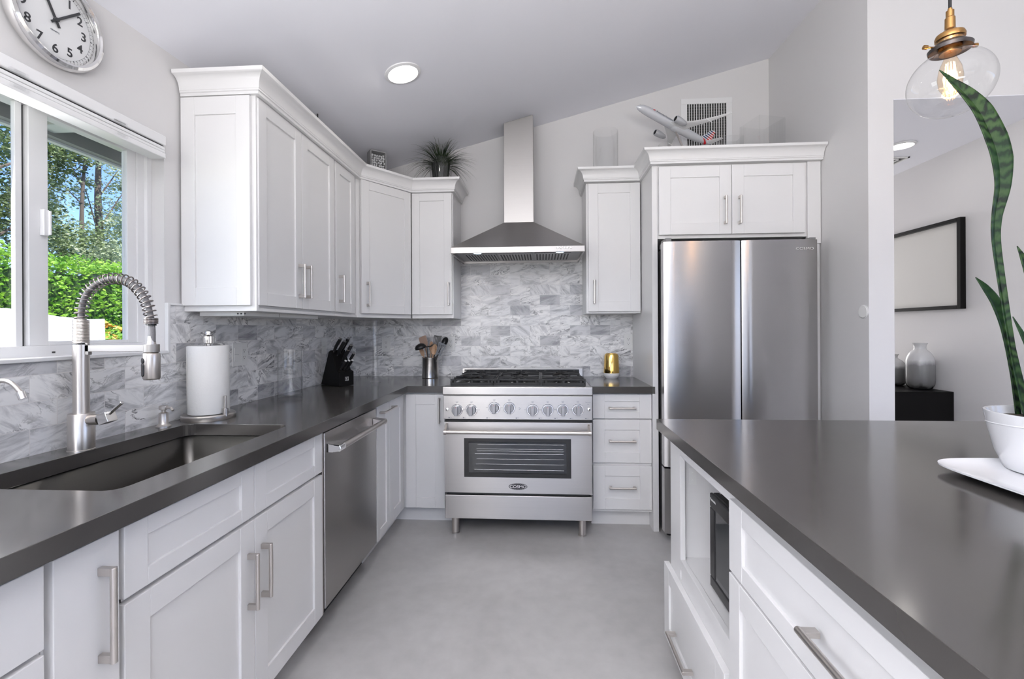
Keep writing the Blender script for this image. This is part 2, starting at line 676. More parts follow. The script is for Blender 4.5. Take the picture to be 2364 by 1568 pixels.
def smooth_path(pts, n=8):
    """Catmull-Rom through the points"""
    P = [Vector(p) for p in pts]
    P = [P[0] * 2 - P[1]] + P + [P[-1] * 2 - P[-2]]
    out = []
    for i in range(1, len(P) - 2):
        for k in range(n):
            t = k / n
            a, b, c, d = P[i - 1], P[i], P[i + 1], P[i + 2]
            out.append(0.5 * ((2 * b) + (c - a) * t + (2 * a - 5 * b + 4 * c - d) * t * t + (3 * b - a - 3 * c + d) * t ** 3))
    out.append(P[-2])
    return out


def copy_tree(o, parent=None, loc=None):
    c = o.copy()
    COL.objects.link(c)
    c.parent = parent
    if loc is not None:
        c.location = loc
        c['_w'] = tuple(loc)
    for ch in [x for x in bpy.data.objects if x.parent == o]:
        copy_tree(ch, c)
    return c

# ================================================================== THE SETTING
def wall(name, x0, x1, y0, y1, z0=0.0, holes=None, mat=None):
    """upright wall whose top follows the sloping ceiling; holes=(axis, a0, a1, z0, z1)"""
    b = MB()

    def piece(xa, xb, ya, yb, za, zb=None):
        V = []
        for (x, y) in ((xa, ya), (xb, ya), (xb, yb), (xa, yb)):
            V.append(b.bm.verts.new((x, y, za)))
        for (x, y) in ((xa, ya), (xb, ya), (xb, yb), (xa, yb)):
            V.append(b.bm.verts.new((x, y, ceil_z(x, y) if zb is None else zb)))
        for q in ((0, 3, 2, 1), (4, 5, 6, 7), (0, 1, 5, 4), (1, 2, 6, 5), (2, 3, 7, 6), (3, 0, 4, 7)):
            b._f([V[i] for i in q])
    if not holes:
        piece(x0, x1, y0, y1, z0)
    else:
        ax, a0, a1, h0, h1 = holes
        if ax == 'Y':
            piece(x0, x1, y0, a0, z0)
            piece(x0, x1, a1, y1, z0)
            if h0 > z0:
                piece(x0, x1, a0, a1, z0, h0)
            piece(x0, x1, a0, a1, h1)
        else:
            piece(x0, a0, y0, y1, z0)
            piece(a1, x1, y0, y1, z0)
            if h0 > z0:
                piece(a0, a1, y0, y1, z0, h0)
            piece(a0, a1, y0, y1, h1)
    return b.build(name, mat or M_WALL, kind='structure')


XW, YB = -1.506, 3.561
wall('wall_left', -1.66, -1.512, -0.8, 3.70, holes=('Y', 0.50, 1.745, 1.193, 2.03))
wall('wall_left_living', -1.66, -1.512, -4.45, -0.8, holes=('Y', -3.6, -1.6, 0.9, 2.2))
wall('wall_back', -1.512, 1.722, 3.567, 3.70)
wall('wall_right', 1.722, 1.85, 2.523, 3.70)
wall('wall_front', 1.85, 5.50, 2.523, 2.65, holes=('X', 1.8501, 2.773, 0.0, 2.479))
wall('wall_living_side', 5.50, 5.65, -4.45, 2.65, holes=('Y', -2.1, 1.3, 0.65, 2.55))
wall('wall_rear', -1.66, 5.65, -4.60, -4.45, holes=('X', -1.3, 3.1, 0.0, 2.5))
b = MB()
b.box(2.773, 2.90, 2.65, 6.0, 0, 2.475)
b.build('wall_hall_right', M_WALL, kind='structure')
b = MB()
b.box(1.722, 1.85, 3.70, 6.0, 0, 2.475)
b.build('wall_hall_left', M_WALL, kind='structure')
b = MB()
b.box(1.722, 2.90, 6.0, 6.12, 0, 2.475)
b.build('wall_hall_end', M_WALL, kind='structure')
b = MB()
b.box(1.851, 2.7745, 2.651, 6.0, 2.475, 2.56)
b.box(1.851, 2.7725, 2.5235, 2.651, 2.475, 2.4788)
b.build('ceiling_hall', M_CEIL, kind='structure')
b = MB()
b.box(-1.66, 5.65, -4.60, 6.12, -0.12, 0.0)
b.build('floor', M_FLOOR, kind='structure')
b = MB()
V = []
for dz in (0.0, 0.16):
    for (x, y) in ((-1.66, -4.60), (5.65, -4.60), (5.65, 3.70), (-1.66, 3.70)):
        V.append(b.bm.verts.new((x, y, ceil_z(x, y) + dz)))
for q in ((0, 3, 2, 1), (4, 5, 6, 7), (0, 1, 5, 4), (1, 2, 6, 5), (2, 3, 7, 6), (3, 0, 4, 7)):
    b._f([V[i] for i in q])
b.build('ceiling', M_CEIL, kind='structure')

# unseen garden door and side window around the added fill lamps, only reflected
d = setting('door_1', (0.9, -4.52, 0))
b = MB()
for x in (-1.3, -0.22, 0.88, 1.98, 3.04):
    b.box(x, x + 0.06, -4.55, -4.49, 0, 2.5)
b.box(-1.3, 3.1, -4.55, -4.49, 2.44, 2.5)
b.box(-1.3, 3.1, -4.55, -4.49, 0, 0.05)
b.build('door_frame', M_TRIM, d)
d = setting('window_2', (5.57, -0.4, 0.65))
b = MB()
for y in (-2.1, -0.98, 0.12, 1.24):
    b.box(5.54, 5.6, y, y + 0.06, 0.65, 2.55)
b.box(5.54, 5.6, -2.1, 1.3, 2.49, 2.55)
b.box(5.54, 5.6, -2.1, 1.3, 0.65, 0.71)
b.build('window_frame', M_TRIM, d)

d = setting('added_window', (-1.60, -2.6, 0.9))  # invented window, put in to hold the left fill lamp
b = MB()
for y in (-3.6, -2.63, -1.66):
    b.box(-1.62, -1.57, y, y + 0.06, 0.9, 2.2)
b.box(-1.62, -1.57, -3.6, -1.6, 2.14, 2.2)
b.box(-1.62, -1.57, -3.6, -1.6, 0.9, 0.96)
b.build('window_frame', M_TRIM, d)

# backsplash tiling
b = MB()
b.box(-1.512, -1.503, -0.6, 1.757, 0.914, 1.193)
b.box(-1.512, -1.503, 1.757, 3.567, 0.914, 1.392)
b.build('wall_tiling_left', M_TILE_L, kind='structure')
b = MB()
b.box(-1.503, 0.70, 3.558, 3.567, 0.914, 1.392)
b.box(-0.629, 0.321, 3.558, 3.567, 1.392, 1.83)
b.build('wall_tiling_back', M_TILE_B, kind='structure')
b = MB()
b.box(-1.512, -1.497, 1.745, 1.757, 1.193, 1.394)
b.box(-1.512, -1.497, 1.757, 1.832, 1.386, 1.394)
b.build('trim_1', M_TRIM, kind='structure', bevel=0.001)

# kitchen window: right sash slides, left light is fixed
wn = setting('window_1', (-1.58, 1.12, 1.193))
b = MB()
XA, XB = -1.64, -1.575
b.box(XA, XB, 0.50, 1.745, 1.193, 1.236)
b.box(XA, XB, 0.50, 1.745, 1.982, 2.03)
b.box(XA, XB, 0.50, 0.60, 1.236, 1.982)
b.box(XA, XB, 1.690, 1.745, 1.236, 1.982)
b.box(XA, XB + 0.012, 1.722, 1.745, 1.205, 2.03)
b.box(-1.602, -1.588, 1.284, 1.303, 1.236, 1.982)
b.build('window_frame', M_TRIM, wn, bevel=0.0015)
b = MB()
b.box(-1.60, -1.58, 1.314, 1.37, 1.236, 1.982)
b.box(-1.60, -1.58, 1.652, 1.690, 1.236, 1.982)
b.box(-1.60, -1.58, 1.37, 1.652, 1.236, 1.249)
b.box(-1.60, -1.58, 1.37, 1.652, 1.972, 1.982)
b.build('sliding_sash', M_TRIM, wn, bevel=0.0015)
b = MB()
b.box(-1.58, -1.565, 1.345, 1.362, 1.585, 1.668)
b.box(-1.572, -1.558, 1.357, 1.363, 1.588, 1.665)
b.build('sash_latch', M_TRIM, wn, bevel=0.002)
b = MB()
b.box(-1.604, -1.598, 1.303, 1.315, 1.236, 1.982)
b.build('sash_gasket', M_HOLE, wn)
b = MB()
b.box(-1.575, -1.573, 1.375, 1.384, 1.211, 1.216)
b.build('weep_hole', M_HOLE, wn)
for (ya, yb) in ((0.60, 1.286), (1.37, 1.652)):
    b = MB()
    xg = -1.598 if ya < 1 else -1.59
    b.box(xg - 0.004, xg, ya, yb, 1.236 if ya < 1 else 1.249, 1.982 if ya < 1 else 1.972)
    b.build('window_pane', M_WINGLASS, wn)
b = MB()
b.box(-1.575, -1.497, 0.50, 1.745, 1.190, 1.202)
b.build('window_sill', M_TRIM, wn, bevel=0.002)

# cellular blind, drawn up
bl = thing('window_blind', (-1.48, 1.1, 1.949), 'white cellular blind drawn up tight above the kitchen window', 'blind')
b = MB()
b.box(-1.512, -1.452, 0.45, 1.688, 2.000, 2.037)
b.build('headrail', M_TRIM, bl, bevel=0.004)
b = MB()
b.box(-1.512, -1.462, 0.45, 1.684, 1.993, 2.001)
b.build('shadow_gap', M_HOLE, bl)
b = MB()
for z0, z1 in ((1.982, 1.9935), (1.970, 1.981)):
    b.box(-1.510, -1.453, 0.45, 1.684, z0, z1)
b.build('folded_shade', M_TRIM, bl, bevel=0.003)
b = MB()
b.box(-1.512, -1.450, 0.45, 1.684, 1.949, 1.969)
b.build('bottom_rail', M_TRIM, bl, bevel=0.003)
for y in (1.16, 1.47):
    for z in (2.003, 1.962):
        b = MB()
        b.box(-1.452, -1.444, y, y + 0.045, z - 0.006, z + 0.004)
        b.cyl((-1.446, y + 0.01, z - 0.001), (-1.446, y + 0.035, z - 0.001), 0.004, n=10)
        b.build('clip', M_GLASS, bl)

# recessed ceiling lamps
def recessed(name, x, y, z, r, label, tilt=True, power=6):
    t = thing(name, (x, y, z), label, 'ceiling light')
    nrm = Vector((-0.258, -0.035, 1)).normalized() if tilt else Vector((0, 0, 1))
    T = Matrix.Translation((x, y, z)) @ nrm.to_track_quat('Z', 'Y').to_matrix().to_4x4()
    b = MB()
    b.lathe([(r * 1.0, -0.001), (r * 1.24, -0.001), (r * 1.22, -0.006), (r * 1.02, -0.010), (r, -0.006), (r, -0.001)], T, 40, cap=False)
    b.build('trim_ring', M_TRIM, t)
    b = MB()
    b.lathe([(0, -0.003), (r * 1.01, -0.003), (r * 1.01, -0.005), (0, -0.005)], T, 40)
    b.build('lens', M_LAMP, t)
    light('recessed_and_fill_light', 'AREA', (x, y, z - 0.03), (x - 0.01, y, 0), power, (1.0, 0.95, 0.88), shape='DISK', size=2 * r)
    return t


recessed('recessed_ceiling_light', -0.725, 2.376, ceil_z(-0.725, 2.376), 0.078, 'round recessed ceiling light glowing in the sloping kitchen ceiling', power=1.2)
recessed('recessed_ceiling_light', 2.364, 3.155, 2.475, 0.062, 'round recessed light in the low hall ceiling beyond the opening', tilt=False, power=0.3)

# vents
def grille(name, x0, x1, z0, z1, y, label, n):
    t = thing(name, ((x0 + x1) / 2, y, z0), label, 'air vent')
    m = 0.042
    b = MB()
    b.box(x0, x1, y - 0.008, y, z0, z0 + m)
    b.box(x0, x1, y - 0.008, y, z1 - m, z1)
    b.box(x0, x0 + m, y - 0.008, y, z0 + m, z1 - m)
    b.box(x1 - m, x1, y - 0.008, y, z0 + m, z1 - m)
    b.build('frame', M_TRIM, t, bevel=0.002)
    b = MB()
    b.box(x0 + m, x1 - m, y - 0.0015, y - 0.0005, z0 + m, z1 - m)
    b.build('dark_duct', M_HOLE, t)
    b = MB()
    for i in range(n + 1):
        x = x0 + m + (x1 - x0 - 2 * m) * i / n
        b.box(x - 0.0025, x + 0.0025, y - 0.010, y - 0.005, z0 + m, z1 - m)
    b.build('upright_slats', M_TRIM, t)
    b = MB()
    k = 16
    for i in range(1, k):
        z = z0 + m + (z1 - z0 - 2 * m) * i / k
        b.box(x0 + m, x1 - m, y - 0.0035, y - 0.002, z - 0.0012, z + 0.0012)
    b.build('cross_slats', pbr('vent_grey', (0.22, 0.20, 0.19), 0.6), t)
    return t


grille('wall_vent', 1.071, 1.450, 2.62, 3.030, 3.567, 'square white return air grille with dark slots high on the back wall', 16)
t = thing('ceiling_vent', (2.45, 3.46, 2.475), 'small square grey vent in the hall ceiling behind the recessed light', 'air vent')
b = MB()
for k in range(3):
    s = 0.13 - 0.035 * k
    for (a, bb, c, dd) in ((-s, s, -s, -s + 0.012), (-s, s, s - 0.012, s), (-s, -s + 0.012, -s, s), (s - 0.012, s, -s, s)):
        b.box(2.45 + a, 2.45 + bb, 3.50 + c, 3.50 + dd, 2.468 + 0.002 * k, 2.475)
b.build('diffuser', M_PLATE, t)
b = MB()
b.box(2.33, 2.57, 3.38, 3.62, 2.4735, 2.4749)
b.build('dark_opening', pbr('vent_shadow', (0.15, 0.15, 0.15), 0.7), t)

# round sensor on the wall beside the fridge
t = thing('wall_disc', (1.722, 2.562, 1.324), 'small round white plastic disc on the wall to the right of the fridge', 'wall sensor')
b = MB()
T = Matrix.Translation((1.722, 2.562, 1.364)) @ Matrix.Rotation(-pi / 2, 4, 'Y')
b.lathe([(0.033, 0), (0.033, 0.004), (0.031, 0.006), (0, 0.006)], T, 32)
b.build('face', M_PLATE, t)
b = MB()
b.lathe([(0.037, 0), (0.037, 0.002), (0.034, 0.003), (0.034, 0)], T, 32, cap=False)
b.build('rim', M_TRIM, t)

# ================================================================== OUTDOORS
ROOFW = pbr('eave_white', (0.75, 0.75, 0.75), 0.5)
ROOFG = pbr('eave_grey', (0.30, 0.29, 0.28), 0.6)
b = MB()
b.box(-60, -1.66, -30, 60, -0.25, -0.13)
b.build('ground_outside', pbr('lawn', (0.10, 0.16, 0.05), 0.9, var=0.4, vscale=2), kind='structure')
t = thing('roof_eave', (-2.1, 1.6, 2.28), 'roof eave with grey soffit, white rafter and white fascia outside the window', 'roof')
b = MB()
b.box(-2.44, -1.662, -3, 9, 2.34, 2.36)
b.build('soffit', ROOFG, t)
b = MB()
b.box(-2.44, -2.40, -3, 9, 2.245, 2.34)
b.build('fascia_back', ROOFG, t)
b = MB()
b.box(-2.475, -2.445, -3, 9, 2.235, 2.37)
b.build('fascia', ROOFW, t)
for y in (-0.2, 0.9, 2.02, 5.2):
    b = MB()
    b.box(-2.40, -1.662, y, y + 0.09, 2.262, 2.34)
    b.build('rafter', ROOFW, t)


def leaf_cloud(b, pts, size, rng, flat=0.0):
    bm = b.bm
    for p in pts:
        a = rng.uniform(0, 2 * pi)
        u = Vector((cos(a), sin(a), rng.uniform(-0.7, 0.7))).normalized()
        v = u.cross(Vector((rng.uniform(-1, 1), rng.uniform(-1, 1), rng.uniform(-0.2, 1)))).normalized()
        s = size * rng.uniform(0.6, 1.4)
        P = Vector(p)
        vs = [bm.verts.new(P + u * s), bm.verts.new(P + v * s * 0.5), bm.verts.new(P - u * s), bm.verts.new(P - v * s * 0.5)]
        b._f(vs)
    return b


L_HEDGE = leaf_mat('hedge_leaves', (0.14, 0.34, 0.03), (0.42, 0.68, 0.09), 0.4, 5.0)
L_DARK = leaf_mat('dark_leaves', (0.05, 0.09, 0.03), (0.20, 0.26, 0.10), 0.25, 1.2)
L_OLIVE = leaf_mat('olive_leaves', (0.20, 0.28, 0.14), (0.52, 0.58, 0.38), 0.3, 1.5)
M_BARK = pbr('bark', (0.12, 0.095, 0.075), 0.9, var=0.3, vscale=6)
rng = random.Random(5)
# clipped hedge
hedge = thing('hedge', (-7.3, 10, -0.13), 'long bright green clipped hedge beyond the window', 'hedge')
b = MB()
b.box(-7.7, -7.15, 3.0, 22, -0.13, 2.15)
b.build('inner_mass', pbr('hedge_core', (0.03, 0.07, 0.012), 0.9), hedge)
pts = []
for i in range(46000):
    y = rng.uniform(3.0, 20)
    bulge = 0.13 * mnoise.noise(Vector((y * 1.3, 0, 0))) + 0.08 * mnoise.noise(Vector((y * 4, 3, 0)))
    if rng.random() < 0.78:
        z = rng.uniform(0.0, 2.35) + bulge
        x = -7.05 + 0.14 * mnoise.noise(Vector((y * 2.5, z * 2.5, 1))) + rng.uniform(-0.12, 0.05)
    else:
        z = 2.36 + bulge + rng.uniform(-0.12, 0.08)
        x = rng.uniform(-7.8, -7.0)
    pts.append((x, y, z))
b = MB()
leaf_cloud(b, pts, 0.033, rng)
b.build('foliage', L_HEDGE, hedge, recalc=False)


def tree(x, y, h, blobs, mat, label, n, size, trunk=0.2, seed=1, lean=0.0):
    rng = random.Random(seed)
    t = thing('tree', (x, y, -0.13), label, 'tree')
    b = MB()
    path = [(x, y, -0.13), (x + lean * 0.3, y + 0.1, h * 0.3), (x + lean * 0.6, y - 0.05, h * 0.6), (x + lean, y + 0.1, h * 0.95)]
    b.tube(smooth_path(path, 6), [trunk * (1 - 0.8 * i / 18) for i in range(19)], 10)
    for (bx, by, bz, br) in blobs:
        b.tube([(x + lean * 0.5, y, max(0.5, bz - h * 0.15)), (bx, by, bz)], [trunk * 0.16, trunk * 0.05], 6)
    b.build('trunk', M_BARK, t)
    tot = sum(q[3] ** 2 for q in blobs)
    pts = []
    for (bx, by, bz, br) in blobs:
        clumps = [(rng.gauss(0, 0.42), rng.gauss(0, 0.42), rng.gauss(0, 0.42)) for _ in range(16)]
        for _ in range(int(n * br * br / tot)):
            c = rng.choice(clumps)
            pts.append((bx + br * (c[0] + rng.gauss(0, 0.15)), by + br * (c[1] + rng.gauss(0, 0.15)), bz + br * (c[2] + rng.gauss(0, 0.13))))
    b = MB()
    leaf_cloud(b, pts, size, rng)
    b.build('crown', mat, t, recalc=False)
    return t


tree(-10.0, 7.4, 6.0, [(-10, 7.3, 4.6, 1.7), (-9.8, 8.3, 3.6, 1.1), (-10.0, 6.3, 5.4, 1.6), (-10, 8.6, 4.9, 0.7)], L_DARK,
     'dense dark green tree rising behind the hedge at the left window light', 22000, 0.042, 0.22, 2)
tree(-11.2, 10.0, 3.8, [(-11, 9.9, 3.2, 1.25), (-11, 9.2, 4.0, 0.8), (-10.8, 10.8, 2.6, 1.0), (-10.6, 11.7, 2.3, 0.9), (-11, 12.6, 2.3, 1.0)], L_OLIVE,
     'rounded pale olive tree just above the hedge in the right window light', 22000, 0.038, 0.2, 3)
tree(-12.5, 12.2, 8.5, [(-12.5, 12.1, 6.6, 0.9), (-12.5, 11.5, 7.6, 0.8), (-12.3, 12.8, 5.5, 0.6), (-12.5, 12.3, 4.4, 0.5), (-12.5, 13.0, 6.4, 0.7), (-12.5, 11.8, 5.2, 0.45)], L_OLIVE,
     'tall thin tree with a bare trunk and wispy crown against the sky', 8000, 0.04, 0.17, 4)
tree(-13.2, 13.9, 5.8, [(-13.2, 13.8, 4.4, 0.9), (-13.2, 14.3, 5.8, 0.8), (-13.0, 13.4, 3.3, 0.9), (-13.2, 15.0, 3.6, 1.1)], L_OLIVE,
     'feathery light green tree rightmost beyond the hedge', 11000, 0.04, 0.13, 6)
tree(-11.6, 10.9, 6.8, [(-11.6, 11.2, 6.4, 0.6), (-11.6, 10.3, 5.9, 0.7), (-11.6, 9.5, 5.5, 0.7), (-11.6, 10.8, 5.6, 0.35)], L_DARK,
     'dark branches of a high tree hanging against the sky under the eave', 5000, 0.04, 0.10, 7)
# white patio cover and flowers
t = thing('patio_cover', (-4.3, 3.4, -0.13), 'white fabric cover over patio furniture in front of the hedge', 'cover')
b = MB()
b.grid([[(-4.9 + 0.02 * sin(j * 2.1), 2.0 + 1.75 * j / 12, -0.13), ] + [(-4.9 + 1.1 * i / 8, 2.0 + 1.75 * j / 12, 1.43 - 0.006 * max(0, j - 7) ** 1.3 + 0.02 * sin(i * 1.7 + j)) for i in range(9)] +
        [(-3.75 + 0.03 * sin(j * 3.0), 2.0 + 1.75 * j / 12, -0.13)] for j in range(13)])
b.grid([[(-4.9 + 1.1 * i / 8, 3.75, 1.375) for i in range(9)], [(-4.92 + 1.15 * i / 8, 3.77, -0.13) for i in range(9)]])
b.build('fabric', pbr('cover_fabric', (0.85, 0.86, 0.88), 0.8), t)
fl = thing('flower_bush', (-5.5, 5.5, -0.13), 'bush with yellow and orange blossoms in front of the hedge', 'flowers')
pts = [(-5.5 + rng.gauss(0, 0.3), 5.5 + rng.gauss(0, 0.5), 0.75 + rng.gauss(0, 0.35)) for _ in range(6000)]
pts = [p for p in pts if p[2] < 1.33 and p[2] > -0.1]
b = MB()
leaf_cloud(b, pts, 0.032, rng)
b.build('leaves', L_HEDGE, fl, recalc=False)
for nm, col in (('yellow_blossoms', (0.85, 0.65, 0.12)), ('orange_blossoms', (0.85, 0.30, 0.05))):
    b = MB()
    pts = [(-5.3 + rng.gauss(0, 0.28), 5.5 + rng.gauss(0, 0.5), 1.05 + rng.gauss(0, 0.2)) for _ in range(260)]
    leaf_cloud(b, [p for p in pts if p[2] < 1.4], 0.035, rng)
    o = b.build(nm, pbr(nm, col, 0.7), fl, recalc=False)
    o['kind'] = 'stuff'

# ================================================================== CABINETRY
def shaker(T, W, H, fw=0.057, t=0.020, rec=0.008, fh=None):
    """five-piece door front in the local frame T (x across, y up, z out)"""
    b = MB()
    fh = fh or fw
    b.box(0, fw, 0, H, 0, t, T)
    b.box(W - fw, W, 0, H, 0, t, T)
    b.box(fw, W - fw, 0, fh, 0, t - 0.0003, T)
    b.box(fw, W - fw, H - fh, H, 0, t - 0.0003, T)
    b.box(fw - 0.004, W - fw + 0.004, fh - 0.004, H - fh + 0.004, 0.002, t - rec, T)
    return b


def pull(T, cx, cy, L, parent, vert=True, r=0.0058, out=0.030):
    """bar pull on two square posts"""
    b = MB()
    d = Vector((0, 1, 0)) if vert else Vector((1, 0, 0))
    c = Vector((cx, cy, 0.0))
    a, e = c - d * L / 2, c + d * L / 2
    b.cyl(T @ (a + Vector((0, 0, out))), T @ (e + Vector((0, 0, out))), r, n=20)
    for p in (a + d * 0.0085, e - d * 0.0085):
        q0, q1 = p - d * 0.0082, p + d * 0.0082
        if vert:
            b.box(p.x - 0.0055, p.x + 0.0055, q0.y, q1.y, -0.0005, out, T)
        else:
            b.box(q0.x, q1.x, p.y - 0.0055, p.y + 0.0055, -0.0005, out, T)
    return b.build('handle', M_NICKEL, parent, bevel=0.0008)


def door(parent, o, u, n, W, H, name='door', handle=None, fw=0.057, fh=None, plain=False, hl=0.16, hr=0.0058):
    T = frame(o, u, n)
    if plain:
        b = MB()
        b.box(0, W, 0, H, 0, 0.02, T)
    else:
        b = shaker(T, W, H, fw, fh=fh)
    c = T @ Vector((W / 2, 0, 0))
    ob = b.build(name, M_CAB, parent, bevel=0.0016, loc=tuple(c))
    if handle:
        hx, hy, v = handle
        pull(frame((T @ Vector((0, 0, 0.02))), u, n), hx, hy, hl, ob, v, hr)
    return ob


PX, NX, NY = (0, 1, 0), (1, 0, 0), (0, -1, 0)   # u for faces towards +X; normals
CABT = 2.262   # top of the wall cabinets on the left run

# ---- wall cabinets, left wall
c = thing('wall_cabinet', (-1.35, 2.2, 1.375), 'white shaker wall cabinet with two doors and a panelled end, nearest the window', 'cabinet')
b = MB()
b.box(-1.503, -1.202, 1.854, 2.560, 1.375, 2.300)
b.box(-1.503, -1.186, 1.836, 1.855, 1.362, 2.300)
b.box(-1.503, -1.190, 1.856, 2.560, 1.362, 1.376)
b.build('body', M_CAB, c, bevel=0.0015)
T = frame((-1.503, 1.836, 1.386), (1, 0, 0), NY)
b = shaker(T, 0.300, 0.872, 0.06, t=0.016, fh=0.075)
b.build('end_panel', M_CAB, c, bevel=0.0014, loc=(-1.35, 1.836, 1.386))
door(c, (-1.20, 1.846, 1.387), PX, NX, 0.346, 0.872, handle=(0.316, 0.135, True), hl=0.165)
door(c, (-1.20, 2.196, 1.387), PX, NX, 0.352, 0.872, handle=(0.030, 0.135, True), hl=0.165)
b = MB()
b.box(-1.47, -1.27, 1.88, 2.14, 1.344, 1.362)
b.box(-1.47, -1.27, 2.15, 2.53, 1.344, 1.362)
b.build('under_light', M_PLATE, c, bevel=0.002)
b = MB()
for x, y in ((-1.30, 1.878), (-1.285, 1.878), (-1.268, 1.878)):
    b.box(x, x + 0.006, y - 0.001, y + 0.001, 1.350, 1.356)
b.build('light_switch', M_HOLE, c)

c = thing('wall_cabinet', (-1.35, 2.72, 1.375), 'narrow white wall cabinet with one door, between the double and the angled corner one', 'cabinet')
b = MB()
b.box(-1.503, -1.202, 2.563, 2.885, 1.375, 2.300)
b.box(-1.503, -1.190, 2.563, 2.885, 1.362, 1.376)
b.build('body', M_CAB, c, bevel=0.0015)
door(c, (-1.20, 2.568, 1.387), PX, NX, 0.268, 0.872, handle=(0.038, 0.135, True), hl=0.16)

A, B = Vector((-1.185, 2.892)), Vector((-0.935, 3.243))
c = thing('wall_cabinet', (-1.3, 3.3, 1.375), 'white wall cabinet set at an angle across the kitchen corner', 'cabinet')
b = MB()
b.prism([(-1.503, 2.888), (-1.195, 2.888), (A.x - 0.005, A.y + 0.004), (B.x - 0.006, B.y + 0.004), (-0.935, 3.556), (-1.503, 3.556)], 1.362, 2.300)
b.build('body', M_CAB, c, bevel=0.0015)
ud = (B - A).normalized()
nd = Vector((ud.y, -ud.x))
W = (B - A).length
o = A + ud * 0.016
door(c, (o.x, o.y, 1.390), (ud.x, ud.y, 0), (nd.x, nd.y, 0), W - 0.032, 0.870, handle=(0.040, 0.125, True), hl=0.16)

c = thing('wall_cabinet', (-0.78, 3.4, 1.375), 'white wall cabinet with one door, just left of the range hood', 'cabinet')
b = MB()
b.box(-0.932, -0.629, 3.252, 3.558, 1.362, 2.300)
b.build('body', M_CAB, c, bevel=0.0015)
door(c, (-0.926, 3.25, 1.390), (1, 0, 0), NY, 0.290, 0.870, handle=(0.268, 0.146, True), hl=0.165)

c = thing('wall_cabinet', (0.50, 3.4, 1.375), 'white wall cabinet with one door, just right of the range hood', 'cabinet')
b = MB()
b.box(0.318, 0.694, 3.252, 3.558, 1.388, 2.305)
b.build('body', M_CAB, c, bevel=0.0015)
door(c, (0.332, 3.25, 1.402), (1, 0, 0), NY, 0.358, 0.896, handle=(0.038, 0.136, True), fw=0.068, hl=0.165)

# ---- tall side panel, fridge surround
c = thing('fridge_side_panel', (0.716, 3.25, 0), 'tall white panel standing between the drawer cabinet and the fridge', 'panel')
b = MB()
b.box(0.699, 0.733, 2.93, 3.556, 0.0, 2.305)
b.build('panel', M_CAB, c, bevel=0.0015)
c = thing('wall_cabinet', (1.22, 3.25, 1.84), 'white double-door wall cabinet above the fridge', 'cabinet')
b = MB()
b.box(0.734, 1.640, 2.937, 3.56, 1.845, 2.305)
b.box(1.640, 1.718, 2.925, 2.95, 1.80, 2.305)
b.build('body', M_CAB, c, bevel=0.0015)
door(c, (0.739, 2.935, 1.866), (1, 0, 0), NY, 0.442, 0.428, handle=(0.400, 0.145, True), fw=0.072, hl=0.172)
door(c, (1.184, 2.935, 1.866), (1, 0, 0), NY, 0.437, 0.428, handle=(0.042, 0.145, True), fw=0.072, hl=0.172)
b = MB()
b.box(1.645, 1.716, 2.935, 3.4, 0, 1.80)
b.build('side_filler', M_CAB, c, bevel=0.0015)


# ---- crown mouldings
def crown(name, path, zb, label, zt=0.088):
    prof = [(-0.030, 0.0), (0.014, 0.0), (0.014, 0.012), (0.019, 0.014), (0.019, 0.020)]
    for i in range(9):
        a = pi / 2 * i / 8
        prof.append((0.021 + 0.036 * (1 - cos(a)), 0.022 + 0.050 * sin(a)))
    prof += [(0.060, 0.074), (0.062, zt), (-0.030, zt)]
    P = [Vector(p) for p in path]
    offs = []
    for i, p in enumerate(P):
        ns = []
        if i > 0:
            d = (p - P[i - 1]).normalized()
            ns.append(Vector((d.y, -d.x)))
        if i < len(P) - 1:
            d = (P[i + 1] - p).normalized()
            ns.append(Vector((d.y, -d.x)))
        m = sum(ns, Vector((0, 0))).normalized()
        offs.append(m / m.dot(ns[0]))
    b = MB()
    for i in range(len(P) - 1):
        ra = [b.bm.verts.new((P[i].x + offs[i].x * o, P[i].y + offs[i].y * o, zb + z)) for o, z in prof]
        rb = [b.bm.verts.new((P[i + 1].x + offs[i + 1].x * o, P[i + 1].y + offs[i + 1].y * o, zb + z)) for o, z in prof]
        n = len(prof)
        for k in range(n):
            b._f([ra[k], ra[(k + 1) % n], rb[(k + 1) % n], rb[k]], 4 <= k <= 13)
        if i == 0:
            b._f(ra[::-1])
        if i == len(P) - 2:
            b._f(rb)
    o = b.build(name, M_CAB, sharp=30)
    return tag(o, label, 'moulding')


crown('crown_moulding', [(-1.503, 1.834), (-1.178, 1.834), (-1.178, 2.892), (-0.926, 3.225), (-0.627, 3.225), (-0.627, 3.556)], 2.262,
      'white crown moulding over the left wall cabinets, turning the corner to the hood')
crown('crown_moulding', [(0.316, 3.556), (0.316, 3.225), (0.697, 3.225), (0.697, 2.912), (1.718, 2.912)], 2.306,
      'white crown moulding over the cabinets right of the hood and above the fridge')

# ---- base cabinets, left run (faces at x = -0.905)
XF = -0.925


def base_body(c, x0, x1, y0, y1, toe, name='body'):
    b = MB()
    b.box(x0, x1, y0, y1, 0.105, 0.868)
    ob = b.build(name, M_CAB, c, bevel=0.0015)
    b = MB()
    b.box(*toe, 0.0, 0.105)
    b.build('toe_kick', M_CAB, c)
    return ob


